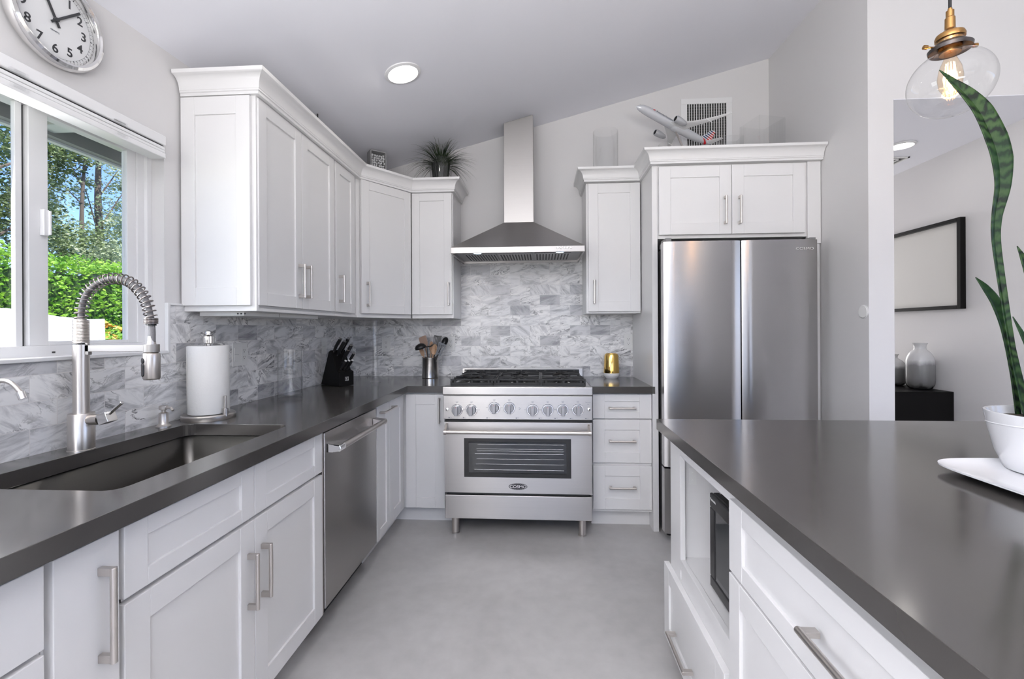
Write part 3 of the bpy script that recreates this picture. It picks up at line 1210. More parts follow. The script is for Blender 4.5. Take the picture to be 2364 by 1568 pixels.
c = thing('base_cabinet', (-1.2, 0.4, 0), 'white slab-front drawer cabinet at the bottom left edge of the photo', 'cabinet')
base_body(c, -1.50, XF, 0.10, 0.783, (-1.50, -0.99, 0.10, 0.783))
door(c, (XF, 0.105, 0.702), PX, NX, 0.670, 0.153, name='drawer_front', plain=True)
door(c, (XF, 0.105, 0.115), PX, NX, 0.670, 0.577, name='drawer_front', plain=True)
c = thing('base_cabinet', (-1.2, 0.855, 0), 'narrow white pull-out cabinet with a plain front and long handle', 'cabinet')
base_body(c, -1.50, XF, 0.785, 0.928, (-1.50, -0.99, 0.785, 0.928))
door(c, (XF, 0.790, 0.115), PX, NX, 0.133, 0.740, name='pull_out_front', plain=True, handle=(0.090, 0.585, True), hl=0.195, hr=0.0065)
c = thing('base_cabinet', (-1.2, 1.38, 0), 'white shaker sink base cabinet with two doors below two drawer fronts', 'cabinet')
b = MB()
b.box(-1.50, XF, 0.930, 1.834, 0.105, 0.62)
b.box(XF - 0.02, XF, 0.930, 1.834, 0.62, 0.868)
b.box(-1.50, XF, 0.930, 0.948, 0.62, 0.868)
b.box(-1.50, XF, 1.816, 1.834, 0.62, 0.868)
b.build('body', M_CAB, c, bevel=0.0015)
b = MB()
b.box(-1.50, -0.99, 0.930, 1.834, 0.0, 0.105)
b.build('toe_kick', M_CAB, c)
door(c, (XF, 0.935, 0.697), PX, NX, 0.449, 0.158, name='drawer_front', fw=0.06, fh=0.042)
door(c, (XF, 1.387, 0.697), PX, NX, 0.443, 0.158, name='drawer_front', fw=0.06, fh=0.042)
door(c, (XF, 0.935, 0.105), PX, NX, 0.449, 0.580, handle=(0.418, 0.402, True), fw=0.066, hl=0.172, hr=0.0062)
door(c, (XF, 1.387, 0.105), PX, NX, 0.443, 0.580, handle=(0.035, 0.402, True), fw=0.066, hl=0.172, hr=0.0062)
c = thing('base_cabinet', (-1.2, 2.9, 0), 'white corner base cabinet with folding doors beside the range', 'cabinet')
b = MB()
b.prism([(-1.50, 2.452), (XF, 2.452), (XF, 2.975), (-0.632, 2.975), (-0.632, 3.556), (-1.50, 3.556)], 0.105, 0.868)
b.build('body', M_CAB, c, bevel=0.0015)
b = MB()
b.prism([(-1.50, 2.452), (-0.985, 2.452), (-0.985, 3.035), (-0.60, 3.035), (-0.60, 3.556), (-1.50, 3.556)], 0.0, 0.105)
b.build('toe_kick', M_CAB, c)
door(c, (XF, 2.458, 0.112), PX, NX, 0.208, 0.744, fw=0.05, name='door')
d2 = door(c, (XF, 2.670, 0.112), PX, NX, 0.275, 0.744, fw=0.07, name='door')
pull(frame((XF + 0.02, 2.458, 0.112), PX, NX), 0.150, 0.705, 0.22, d2, False)
door(c, (-0.893, 2.975, 0.112), (1, 0, 0), NY, 0.258, 0.744, fw=0.066, handle=(0.226, 0.64, True), hl=0.165)

# ---- base cabinet right of the range
c = thing('base_cabinet', (0.51, 3.2, 0), 'white three-drawer base cabinet between the range and the fridge panel', 'cabinet')
base_body(c, 0.322, 0.698, 2.975, 3.556, (0.322, 0.698, 3.035, 3.556))
for z0, h, fh in ((0.707, 0.155, 0.045), (0.424, 0.275, 0.066), (0.126, 0.279, 0.066)):
    door(c, (0.326, 2.975, z0), (1, 0, 0), NY, 0.370, h, name='drawer', fw=0.075, fh=fh, handle=(0.184, h / 2 - 0.008 + (0.012 if h > .2 else 0), False), hl=0.168)

# ---- dishwasher
c = thing('dishwasher', (-1.2, 2.147, 0), 'stainless steel dishwasher with a thick bar handle in the left counter run', 'dishwasher')
b = MB()
b.box(-1.48, -0.945, 1.842, 2.446, 0.10, 0.862)
b.build('tub', M_BLACK, c)
b = MB()
b.box(-0.945, -0.903, 1.850, 2.443, 0.118, 0.852)
dd = b.build('door', M_STEEL, c, bevel=0.003)
b = MB()
b.box(-0.945, -0.910, 1.838, 1.847, 0.10, 0.866)
b.build('side_trim', M_NICKEL, c)
b = MB()
b.cyl((-0.850, 1.905, 0.785), (-0.850, 2.395, 0.785), 0.0135, n=24)
b.build('handle', M_NICKEL, dd)
for y0, y1 in ((1.858, 1.912), (2.388, 2.436)):
    b = MB()
    b.prism([(-0.903, 0.765), (-0.903, 0.806), (-0.862, 0.800), (-0.842, 0.798), (-0.836, 0.785), (-0.842, 0.772), (-0.862, 0.770)], y0, y1,
            Matrix(((1, 0, 0, 0), (0, 0, 1, 0), (0, 1, 0, 0), (0, 0, 0, 1))))
    b.build('handle_bracket', M_CHROME if y0 < 2 else M_NICKEL, dd, bevel=0.003)
b = MB()
b.box(-1.48, -0.99, 1.842, 2.446, 0.0, 0.10)
b.build('toe_plate', M_BLACK, c)

# ---- countertops
XE, YE = -0.874, 2.93
SX0, SX1, SY0, SY1 = -1.392, -0.978, 0.987, 1.714
b = MB()
b.slab([(-1.503, -0.5), (XE, -0.5), (XE, YE), (-0.612, YE), (-0.612, 3.558), (-1.503, 3.558)],
       [rrect(SX0, SX1, SY0, SY1, 0.035)], 0.870, 0.914)
ct = b.build('countertop', M_QUARTZ, bevel=0.0012, loc=(-1.2, 1.5, 0.87))
tag(ct, 'dark grey quartz countertop with the sink cut-out, along the left wall', 'countertop')
b = MB()
b.box(0.313, 0.6985, YE, 3.558, 0.870, 0.914)
b.box(0.6985, 0.712, YE - 0.006, 2.929, 0.870, 0.914)
ct = b.build('countertop', M_QUARTZ, bevel=0.0012)
tag(ct, 'small dark grey quartz countertop between the range and the fridge panel', 'countertop')

# ---- undermount sink
sk = thing('sink', (-1.185, 1.35, 0.64), 'rectangular stainless steel undermount sink below the window', 'sink')
b = MB()
lo = rrect(SX0 - 0.004, SX1 + 0.004, SY0 - 0.004, SY1 + 0.004, 0.03)
N = len(lo)
rings = []
for (k, z) in ((0.0, 0.869), (0.0, 0.67), (0.012, 0.655), (0.03, 0.650)):
    lp = rrect(SX0 - 0.004 + k, SX1 + 0.004 - k, SY0 - 0.004 + k, SY1 + 0.004 - k, 0.03)
    rings.append([b.bm.verts.new((p[0], p[1], z)) for p in lp])
for a_, b_ in zip(rings, rings[1:]):
    for i in range(N):
        b._f([a_[i], a_[(i + 1) % N], b_[(i + 1) % N], b_[i]], True)
b._f(rings[-1])
b.build('basin', M_SINK, sk, solid=0.003)
b = MB()
b.lathe([(0.055, 0.0), (0.055, 0.004), (0.04, 0.006), (0.035, 0.002), (0, 0.002)], Matrix.Translation((-1.25, 1.35, 0.6515)), 28)
b.build('drain', M_CHROME, sk)
# ================================================================== ISLAND
isl = thing('kitchen_island', (1.1, 0.6, 0), 'white kitchen island cabinets with an open microwave shelf', 'island')
XI = 0.507
b = MB()
# shell around the microwave niche (y 1.25-1.72, z 0.43-0.822)
b.box(XI, 1.70, 1.735, 1.845, 0.10, 0.868)
b.box(XI, 1.70, -0.45, 1.240, 0.10, 0.868)
b.box(XI, 1.70, 1.240, 1.735, 0.10, 0.430)
b.box(XI, 1.70, 1.240, 1.735, 0.838, 0.868)
b.box(1.05, 1.70, 1.240, 1.735, 0.430, 0.838)
b.build('body', M_CAB, isl, bevel=0.0012)
b = MB()
b.box(XI - 0.002, XI + 0.016, 1.712, 1.800, 0.360, 0.868)
b.box(XI - 0.002, XI + 0.016, 1.236, 1.252, 0.360, 0.868)
b.box(XI - 0.002, XI + 0.016, 1.252, 1.712, 0.812, 0.868)
b.box(XI - 0.002, XI + 0.016, 1.252, 1.712, 0.395, 0.432)
b.build('face_frame', M_CAB, isl, bevel=0.0012)
b = MB()
b.box(0.58, 1.68, -0.42, 1.79, 0.0, 0.10)
b.build('toe_kick', M_CAB, isl)
UI = (0, -1, 0)
NI = (-1, 0, 0)
door(isl, (XI, 1.872, 0.055), UI, NI, 0.605, 0.292, name='drawer', fw=0.065, fh=0.06, handle=(0.250, 0.100, False), hl=0.205, hr=0.0062)
door(isl, (XI, 1.230, 0.650), UI, NI, 0.930, 0.185, name='drawer', fw=0.075, fh=0.045, handle=(0.536, 0.087, False), hl=0.32, hr=0.0068)
door(isl, (XI, 1.232, 0.110), UI, NI, 0.462, 0.532, name='door', fw=0.062)
door(isl, (XI, 0.766, 0.110), UI, NI, 0.462, 0.532, name='door', fw=0.062)
b = MB()
b.box(0.545, 0.570, 1.7335, 1.7352, 0.700, 0.760)
b.cyl((0.557, 1.732, 0.716), (0.557, 1.7352, 0.716), 0.003, n=8)
b.cyl((0.557, 1.732, 0.744), (0.557, 1.7352, 0.744), 0.003, n=8)
b.build('hinge_plate', M_PLATE, isl)
b = MB()
b.box(0.463, 1.86, -0.55, 1.885, 0.872, 0.914)
ct = b.build('countertop', M_QUARTZ, bevel=0.0012)
tag(ct, 'large dark grey quartz worktop of the island carrying the snake plant', 'countertop')

# microwave standing in the island niche
mw = thing('microwave', (0.75, 1.45, 0.431), 'black microwave oven sitting inside the open shelf of the island', 'microwave')
b = MB()
b.box(0.575, 0.95, 1.264, 1.528, 0.446, 0.742)
b.build('body', M_BLACK, mw, bevel=0.006, seg=3)
b = MB()
b.box(0.556, 0.577, 1.262, 1.530, 0.443, 0.745)
b.box(0.545, 0.556, 1.490, 1.530, 0.478, 0.700)
b.box(0.545, 0.556, 1.262, 1.530, 0.443, 0.478)
b.box(0.545, 0.556, 1.262, 1.530, 0.700, 0.745)
dd = b.build('door', M_BLACK, mw, bevel=0.004, seg=3)
b = MB()
b.box(0.548, 0.552, 1.262, 1.490, 0.478, 0.700)
b.build('door_glass', pbr('dark_glass', (0.05, 0.052, 0.055), 0.04), dd)
for fx_, fy_ in ((0.61, 1.31), (0.61, 1.50), (0.91, 1.31), (0.91, 1.50)):
    b = MB()
    b.cyl((fx_, fy_, 0.4325), (fx_, fy_, 0.448), 0.012, n=12)
    b.build('foot', M_BLACK, mw)
T = frame((0.5445, 1.522, 0.728), UI, NI)
text_mesh('Panasonic', 0.0115, T, M_PLATE, mw, name='maker_mark', align='LEFT')

# ================================================================== APPLIANCES
# ---- range
rg = thing('range_cooker', (-0.152, 3.15, 0), 'stainless steel gas range with eight knobs and a windowed oven door', 'stove')
RX0, RX1, RY = -0.609, 0.307, 2.785
b = MB()
b.box(RX0 + 0.004, RX1 - 0.004, RY + 0.05, 3.545, 0.118, 0.905)
b.build('body', pbr('range_side', (0.05, 0.05, 0.052), 0.4), rg)
b = MB()
b.box(RX0, RX1, RY - 0.012, RY + 0.06, 0.880, 0.929)
b.box(RX0 + 0.0, RX1 - 0.0, RY + 0.06, 3.545, 0.902, 0.920)
b.build('cooktop_rim', M_STEEL, rg, bevel=0.004, seg=3)
b = MB()
b.box(RX0 + 0.03, RX1 - 0.03, RY + 0.075, 3.49, 0.919, 0.9225)
b.build('burner_tray', pbr('tray_black', (0.02, 0.02, 0.02), 0.25), rg)
b = MB()
b.box(RX0 + 0.002, RX1 - 0.002, RY + 0.006, RY + 0.05, 0.872, 0.881)
b.build('groove', pbr('groove_grey', (0.25, 0.24, 0.23), 0.5, 0.5), rg)
b = MB()
b.box(-0.611, 0.312, 3.505, 3.55, 0.90, 0.981)
b.box(-0.60, -0.575, 3.44, 3.506, 0.92, 0.965)
bg_ = b.build('backguard', M_STEEL, rg, bevel=0.002)
b = MB()
b.box(-0.595, 0.285, 3.500, 3.5055, 0.945, 0.972)
b.build('vent_slot', M_BLACK, bg_)
b = MB()
b.box(RX0 + 0.004, RX1 - 0.002, RY, RY + 0.05, 0.7285, 0.872)
cp = b.build('control_panel', M_STEEL, rg, bevel=0.002)
b = MB()
b.box(RX0 + 0.016, RX1 - 0.016, RY + 0.02, RY + 0.06, 0.705, 0.73)
b.build('upper_gap', M_HOLE, rg)
# oven door as a frame around its glass
b = MB()
WX0, WX1, WZ0, WZ1 = -0.478, 0.176, 0.374, 0.613
DX0, DX1, DZ0, DZ1 = RX0 + 0.010, RX1 - 0.006, 0.278, 0.712
b.box(DX0, WX0, RY, RY + 0.045, DZ0, DZ1)
b.box(WX1, DX1, RY, RY + 0.045, DZ0, DZ1)
b.box(WX0, WX1, RY, RY + 0.045, DZ0, WZ0)
b.box(WX0, WX1, RY, RY + 0.045, WZ1, DZ1)
od = b.build('oven_door', M_STEEL, rg)
b = MB()
g = 0.028
b.box(WX0, WX0 + g, RY - 0.001, RY + 0.01, WZ0, WZ1)
b.box(WX1 - g, WX1, RY - 0.001, RY + 0.01, WZ0, WZ1)
b.box(WX0 + g, WX1 - g, RY - 0.001, RY + 0.01, WZ0, WZ0 + g - 0.003)
b.box(WX0 + g, WX1 - g, RY - 0.001, RY + 0.01, WZ1 - g + 0.006, WZ1)
b.build('window_border', pbr('oven_border', (0.022, 0.022, 0.022), 0.12), od)
b = MB()
b.box(WX0 + g, WX1 - g, RY + 0.001, RY + 0.004, WZ0 + g, WZ1 - g)
b.build('oven_glass', M_OVENGLASS, od)
b = MB()
b.box(WX0 + 0.005, WX1 - 0.005, RY + 0.40, RY + 0.41, WZ0, WZ1)
b.box(WX0 + 0.0, WX0 + 0.01, RY + 0.05, RY + 0.41, WZ0, WZ1)
b.box(WX1 - 0.01, WX1, RY + 0.05, RY + 0.41, WZ0, WZ1)
b.box(WX0, WX1, RY + 0.05, RY + 0.41, WZ0, WZ0 + 0.004)
b.box(WX0, WX1, RY + 0.05, RY + 0.41, WZ1 - 0.004, WZ1)
# the body is solid, so the cavity is lined in front of it
cav = b
cav.bm.free()
b = MB()
for z, y in ((0.415, 0.012), (0.447, 0.020), (0.478, 0.024), (0.513, 0.014), (0.527, 0.026), (0.540, 0.024), (0.567, 0.028)):
    b.cyl((WX0 + 0.05 + y, RY + y + 0.006, z), (WX1 - 0.045, RY + y + 0.006, z), 0.0016 if z in (0.415, 0.513) else 0.0010, n=8)
b.build('oven_rack', M_CHROME, rg)
b = MB()
b.box(WX0 + 0.002, WX1 - 0.002, RY + 0.044, RY + 0.0495, WZ0, WZ1)
b.build('oven_interior', pbr('oven_enamel', (0.10, 0.105, 0.11), 0.3), rg)
b = MB()
b.cyl((RX0 + 0.022, 2.728, 0.662), (RX1 - 0.020, 2.728, 0.662), 0.0125, n=24)
b.cyl((RX0 + 0.018, 2.728, 0.662), (RX0 + 0.034, 2.728, 0.662), 0.0165, n=24)
b.cyl((RX1 - 0.032, 2.728, 0.662), (RX1 - 0.016, 2.728, 0.662), 0.0165, n=24)
b.build('handle', M_NICKEL, od)
for x in (RX0 + 0.019, RX1 - 0.033):
    b = MB()
    b.prism([(2.786, 0.706), (2.786, 0.655), (2.733, 0.648), (2.716, 0.655), (2.714, 0.672), (2.735, 0.676), (2.765, 0.700)], x, x + 0.014,
            Matrix(((0, 0, 1, 0), (1, 0, 0, 0), (0, 1, 0, 0), (0, 0, 0, 1))))
    b.build('handle_bracket', M_NICKEL, od, bevel=0.002)
b = MB()
b.lathe([(0.0, 0.0), (1, 0.0), (1, 0.0015), (0.96, 0.0022), (0.0, 0.0022)],
        Matrix.Translation((-0.147, RY, 0.320)) @ Matrix.Rotation(pi / 2, 4, 'X') @ Matrix.Diagonal((0.057, 0.0205, 1, 1)), 40, smooth=False)
lg = b.build('logo_badge', M_INK, od)
FB = lambda x, z, y=RY: Matrix(((1, 0, 0, x), (0, 0, -1, y), (0, 1, 0, z), (0, 0, 0, 1)))
text_mesh('COSMO', 0.0225, FB(-0.147, 0.3198, RY - 0.0028), M_CHROME, lg, name='badge_lettering', sx=1.28, offset=0.0004)
b = MB()
b.tube([(-0.147 + 0.0535 * cos(a * pi / 20), RY - 0.0022, 0.320 + 0.0185 * sin(a * pi / 20)) for a in range(40)], 0.0007, 6, closed=True)
for k in (-2, -1, 0, 1, 2):
    b.tube([(-0.147 + k * 0.014, RY - 0.0022, 0.3375 - abs(k) * 0.0012), (-0.147 + k * 0.012, RY - 0.0022, 0.331)], 0.0005, 5)
    b.tube([(-0.147 + k * 0.012, RY - 0.0022, 0.309), (-0.147 + k * 0.014, RY - 0.0022, 0.3025 + abs(k) * 0.0012)], 0.0005, 5)
b.build('badge_lines', M_CHROME, lg)
b = MB()
b.box(RX0 + 0.020, RX1 - 0.020, RY + 0.02, RY + 0.06, 0.255, 0.285)
b.build('lower_gap', M_HOLE, rg)
b = MB()
b.box(RX0 + 0.012, RX1 - 0.006, RY, RY + 0.05, 0.118, 0.262)
b.build('kick_panel', M_STEEL, rg, bevel=0.002)
for x in (RX0 + 0.062, RX1 - 0.060):
    for y in (RY + 0.075, 3.48):
        b = MB()
        b.lathe([(0.026, 0.0), (0.026, 0.006), (0.0235, 0.008), (0.0235, 0.118)], Matrix.Translation((x, y, 0)), 24)
        b.build('leg', M_NICKEL, rg)
# knobs
KN = [(-0.521, 0.786), (-0.431, 0.786), (-0.290, 0.800), (-0.198, 0.800), (-0.056, 0.788), (0.036, 0.789), (0.127, 0.790), (0.218, 0.791)]
for i, (x, z) in enumerate(KN):
    T = Matrix.Translation((x, RY, z)) @ Matrix.Rotation(pi / 2, 4, 'X')
    b = MB()
    b.lathe([(0.0, 0), (0.0365, 0), (0.0365, 0.003), (0.034, 0.006), (0.0315, 0.006), (0.0315, 0.004), (0.0, 0.004)], T, 32)
    k = b.build('knob_bezel', M_CHROME, rg)
    b = MB()
    b.lathe([(0.0, 0.004), (0.0295, 0.004), (0.0285, 0.018), (0.027, 0.022), (0.0, 0.022)], T, 32)
    b.box(-0.0105, 0.0105, -0.030, 0.027, 0.02, 0.046, T)
    b.build('knob', M_KNOB, k, bevel=0.002)
    b = MB()
    b.box(-0.0007, 0.0007, 0.018, 0.025, 0.0462, 0.0466, T)
    b.build('pointer', M_RED, k)
    for (dx, dz) in ((0, 0.045), (-0.046, 0), (0.046, 0)):
        if dx and i in (0, 3, 7):
            continue
        b = MB()
        b.box(x + dx - 0.006, x + dx + 0.006, RY - 0.0004, RY, z + dz - 0.0008, z + dz + 0.0008)
        b.build('printed_mark', M_GREYINK, cp)
for x, z in ((-0.520, 0.835), (-0.430, 0.835), (-0.290, 0.849), (-0.198, 0.849), (-0.056, 0.838), (0.036, 0.839), (0.127, 0.840), (0.218, 0.841)):
    text_mesh('OFF', 0.009, FB(x, z, RY - 0.0004), M_GREYINK, cp, name='printed_word')
text_mesh('Thermostat', 0.0068, FB(0.278, 0.836, RY - 0.0004), M_GREYINK, cp, name='printed_word')
text_mesh('Pilot', 0.0068, FB(0.280, 0.824, RY - 0.0004), M_GREYINK, cp, name='printed_word')
for x, z in ((-0.582, 0.788), (0.284, 0.792), (-0.138, 0.797)):
    T = Matrix.Translation((x, RY, z)) @ Matrix.Rotation(pi / 2, 4, 'X')
    b = MB()
    r = 0.010 if z < 0.795 else 0.006
    b.lathe([(0.0, 0), (r, 0), (r, 0.003), (r * 0.6, 0.005), (0, 0.005)], T, 20)
    b.build('push_button', M_CHROME, rg)
for x in (-0.565, -0.475, -0.330, -0.150, -0.010, 0.085, 0.178, 0.270):
    b = MB()
    for (a0, a1, c0, c1) in ((-0.010, 0.010, 0.0065, 0.0072), (-0.010, 0.010, 0, 0.0007), (-0.010, -0.0093, 0, 0.0072), (0.0093, 0.010, 0, 0.0072), (-0.008, -0.001, 0.001, 0.006)):
        b.box(x + a0, x + a1, RY - 0.0004, RY, 0.7345 + c0, 0.7345 + c1)
    b.build('burner_diagram', M_GREYINK, cp)
# burners and grates
GX = [(-0.600, -0.305), (-0.300, -0.006), (-0.001, 0.296)]
for gi, (gx0, gx1) in enumerate(GX):
    gx0 += 0.022 if gi == 0 else 0
    gx1 -= 0.022 if gi == 2 else 0
    gy0, gy1 = RY + 0.082, 3.482
    ym = (gy0 + gy1) / 2
    b = MB()
    zt0, zt1 = 0.950, 0.966
    for (xa, xb, ya, yb) in ((gx0, gx1, gy0, gy0 + 0.014), (gx0, gx1, gy1 - 0.014, gy1), (gx0, gx0 + 0.014, gy0, gy1), (gx1 - 0.014, gx1, gy0, gy1), (gx0, gx1, ym - 0.007, ym + 0.007)):
        b.box(xa, xb, ya, yb, 0.9225 if ya == gy0 and yb < gy0 + 0.02 else 0.936, 0.943 if ya == gy0 and yb < gy0 + 0.02 else 0.955)
    xm = (gx0 + gx1) / 2
    for x in (gx0 + 0.022, xm - 0.007, gx1 - 0.036):
        b.box(x, x + 0.014, gy0, gy0 + 0.015, 0.940, 0.966)
        b.box(x, x + 0.014, gy1 - 0.015, gy1, 0.940, 0.968)
    for yc in (gy0 + (gy1 - gy0) * 0.25, gy0 + (gy1 - gy0) * 0.75):
        for k in range(8):
            a = k * pi / 4 + pi / 8
            r1, r2 = 0.035, 0.125
            p1 = (xm + r1 * cos(a), yc + r1 * sin(a), 0.958)
            dx = max(gx0, min(gx1, xm + r2 * cos(a) * 1.15))
            p2 = (dx, yc + r2 * sin(a), 0.958)
            T = Matrix.Translation(p1) @ (Vector(p2) - Vector(p1)).to_track_quat('X', 'Z').to_matrix().to_4x4()
            L = (Vector(p2) - Vector(p1)).length
            b.box(0, L, -0.0055, 0.0055, -0.008, 0.008, T)
    b.box(gx0, gx1, gy0, gy0 + 0.012, 0.958, 0.967)
    b.build('grate', M_IRON, rg, bevel=0.0015)
    for yc in (gy0 + (gy1 - gy0) * 0.25, gy0 + (gy1 - gy0) * 0.75):
        b = MB()
        b.lathe([(0.052, 0.922), (0.05, 0.930), (0.036, 0.934), (0, 0.934)], Matrix.Translation((xm, yc, 0)), 28)
        bb = b.build('burner', M_CHROME, rg)
        b = MB()
        b.lathe([(0.034, 0.934), (0.036, 0.940), (0.033, 0.944), (0, 0.945)], Matrix.Translation((xm, yc, 0)), 28)
        b.build('burner_cap', M_IRON, bb)
b = MB()
ring = [(-0.45 + 0.075 * cos(a * pi / 12), 3.02 + 0.075 * sin(a * pi / 12), 0.976) for a in range(24)]
b.tube(ring, 0.006, 8, closed=True)
for a in (0.6, 2.2, 3.7, 5.3):
    T = Matrix.Translation((-0.45, 3.02, 0.972)) @ Matrix.Rotation(a, 4, 'Z')
    b.box(0.03, 0.125, -0.006, 0.006, -0.005, 0.005, T)
wr = b.build('wok_ring', M_IRON, bevel=0.001)
tag(wr, 'black cast iron wok ring lying on the left front burner grate', 'wok ring')

# ---- range hood
hd = thing('range_hood', (-0.160, 3.3, 1.797), 'stainless steel chimney range hood above the gas range', 'range hood')
HX0, HX1, HY = -0.611, 0.291, 3.06
b = MB()
lip = rrect(HX0, HX1, HY, 3.556, 0.006, 3)
for (xa, xb, ya, yb) in ((HX0, HX1, HY, HY + 0.012), (HX0, HX0 + 0.012, HY + 0.012, 3.545), (HX1 - 0.012, HX1, HY + 0.012, 3.545), (HX0, HX1, 3.545, 3.556)):
    b.box(xa, xb, ya, yb, 1.795, 1.836)
b.build('rim', M_HOOD, hd, bevel=0.002)
b = MB()
base = [(HX0, HY), (HX1, HY), (HX1, 3.556), (HX0, 3.556)]
top = [(-0.268, 3.335), (-0.053, 3.335), (-0.053, 3.556), (-0.268, 3.556)]
va = [b.bm.verts.new((x, y, 1.836)) for x, y in base]
vb = [b.bm.verts.new((x, y, 2.062)) for x, y in top]
for i in range(4):
    b._f([va[i], va[(i + 1) % 4], vb[(i + 1) % 4], vb[i]])
b._f(vb)
b._f(va[::-1])
b.build('canopy', M_STEEL, hd)
ch = MB()
zc = lambda x, y: ceil_z(x, y) - 0.001
V = [ch.bm.verts.new((x, y, 2.061)) for x, y in ((-0.267, 3.337), (-0.054, 3.337), (-0.054, 3.556), (-0.267, 3.556))]
V += [ch.bm.verts.new((x, y, zc(x, y))) for x, y in ((-0.267, 3.337), (-0.054, 3.337), (-0.054, 3.556), (-0.267, 3.556))]
for q in ((0, 3, 2, 1), (4, 5, 6, 7), (0, 1, 5, 4), (1, 2, 6, 5), (2, 3, 7, 6), (3, 0, 4, 7)):
    ch._f([V[i] for i in q])
ch.build('upper_chimney', M_HOOD, hd, bevel=0.001)
b = MB()
b.box(-0.2685, -0.0525, 3.3355, 3.5555, 2.062, 2.475)
b.build('lower_chimney', M_HOOD, hd, bevel=0.001)
b = MB()
b.box(HX0 + 0.012, HX1 - 0.012, HY + 0.012, 3.545, 1.812, 1.820)
un = b.build('underside', pbr('hood_under', (0.30, 0.30, 0.31), 0.35, 0.8), hd)
for (fx0, fx1) in ((-0.545, -0.315), (-0.300, -0.060), (-0.045, 0.205)):
    b = MB()
    b.box(fx0, fx1, 3.18, 3.50, 1.806, 1.812)
    f = b.build('baffle_filter', pbr('filter_steel', (0.34, 0.34, 0.35), 0.35, 0.9), hd, bevel=0.001)
    b = MB()
    for k in range(11):
        x = fx0 + 0.012 + (fx1 - fx0 - 0.032) * k / 10
        b.box(x, x + 0.0095, 3.21, 3.47, 1.8050, 1.8065)
    b.build('slots', M_HOLE, f)
for x, y in ((-0.437, 3.13), (0.128, 3.13)):
    T = Matrix.Translation((x, y, 1.804))
    b = MB()
    b.lathe([(0, 0), (0.026, 0), (0.026, 0.006), (0, 0.006)], T, 28)
    b.build('lamp', M_LED, hd)
    b = MB()
    b.lathe([(0.027, 0.0), (0.033, 0.001), (0.033, 0.008), (0.027, 0.008)], T, 28, cap=False)
    b.build('lamp_ring', M_CHROME, hd)
    light('hood_lamp_light', 'SPOT', (x, y, 1.80), (x, y + 0.08, 0.9), 2.2, (0.86, 0.93, 1.0), spot_size=radians(110), spot_blend=0.6, shadow_soft_size=0.025)
for k in range(5):
    T = Matrix.Translation((0.112 + 0.0215 * k, HY, 1.8215)) @ Matrix.Rotation(pi / 2, 4, 'X')
    b = MB()
    b.lathe([(0, 0), (0.0075, 0), (0.0075, 0.002), (0.005, 0.004), (0, 0.004)], T, 20)
    b.build('button', M_CHROME, hd)

# ---- refrigerator
fr = thing('refrigerator', (1.18, 3.15, 0), 'large stainless steel french door refrigerator', 'refrigerator')
b = MB()
b.box(0.752, 1.630, 2.868, 3.50, 0.03, 1.775)
b.build('body', pbr('fridge_side', (0.16, 0.16, 0.165), 0.4, 0.3), fr, bevel=0.003)


def bowed(x0, x1, z0, z1, y=2.78, bow=0.006):
    n = 14
    pts = []
    r = 0.010
    for i in range(n + 1):
        t_ = i / n
        x = x0 + (x1 - x0) * t_
        e = min(t_, 1 - t_) * (x1 - x0)
        yy = y + bow * (2 * t_ - 1) ** 2 + (r - sqrt(max(0, r * r - (r - min(e, r)) ** 2)))
        pts.append((x, yy))
    loop = pts + [(x1, y + 0.075), (x0, y + 0.075)]
    b = MB()
    b.prism(loop, z0, z1, smooth=False)
    for f in b.bm.faces:
        if len(f.verts) == 4:
            f.smooth = True
    return b


d1 = bowed(0.733, 1.1805, 0.452, 1.800).build('door', M_FRIDGE, fr, sharp=30)
d2 = bowed(1.1875, 1.620, 0.452, 1.800).build('door', M_FRIDGE, fr, sharp=30)
bowed(0.733, 1.620, 0.050, 0.440).build('freezer_drawer', M_FRIDGE, fr, sharp=30)
text_mesh('COSMO', 0.021, FB(1.541, 1.744, 2.7795), M_PLATE, d2, name='maker_mark', sx=1.35)
b = MB()
b.box(0.745, 0.78, 2.79, 2.90, 1.800, 1.822)
b.box(0.745, 0.80, 2.855, 2.93, 1.775, 1.805)
b.box(1.575, 1.61, 2.79, 2.90, 1.800, 1.812)
b.build('hinge_cover', pbr('hinge_grey', (0.2, 0.2, 0.2), 0.5), fr, bevel=0.003)
b = MB()
b.box(0.738, 0.742, 2.856, 2.868, 0.06, 1.79)
b.build('door_gasket', M_BLACK, fr)
for x in (0.79, 1.58):
    for y in (2.90, 3.44):
        b = MB()
        b.cyl((x, y, 0), (x, y, 0.05), 0.02, n=16)
        b.build('levelling_foot', M_BLACK, fr)

# ================================================================== THINGS ON THE COUNTERS
CZ = 0.914
# ---- spring faucet
fx, fy = -1.421, 1.325
fc = thing('kitchen_faucet', (fx, fy, CZ), 'tall brushed nickel spring faucet with pull-down spray head behind the sink', 'faucet')
b = MB()
b.lathe([(0.034, CZ), (0.034, CZ + 0.003), (0.0325, CZ + 0.004), (0.0325, 1.026), (0.0315, 1.028), (0.0205, 1.028)], Matrix.Translation((fx, fy, 0)), 36)
b.build('base', M_NICKEL, fc)
b = MB()
b.cyl((fx, fy, 1.027), (fx, fy, 1.240), 0.0202, n=36)
b.build('riser', M_NICKEL, fc)
b = MB()
b.cyl((fx + 0.028, fy, 1.008), (fx + 0.068, fy - 0.004, 1.010), 0.0165, n=28)
lv = b.build('valve', M_NICKEL, fc)
b = MB()
b.box(-0.010, 0.022, -0.017, 0.017, -0.016, 0.016, Matrix.Translation((fx + 0.083, fy - 0.005, 1.013)) @ Matrix.Rotation(radians(-20), 4, 'Y'))
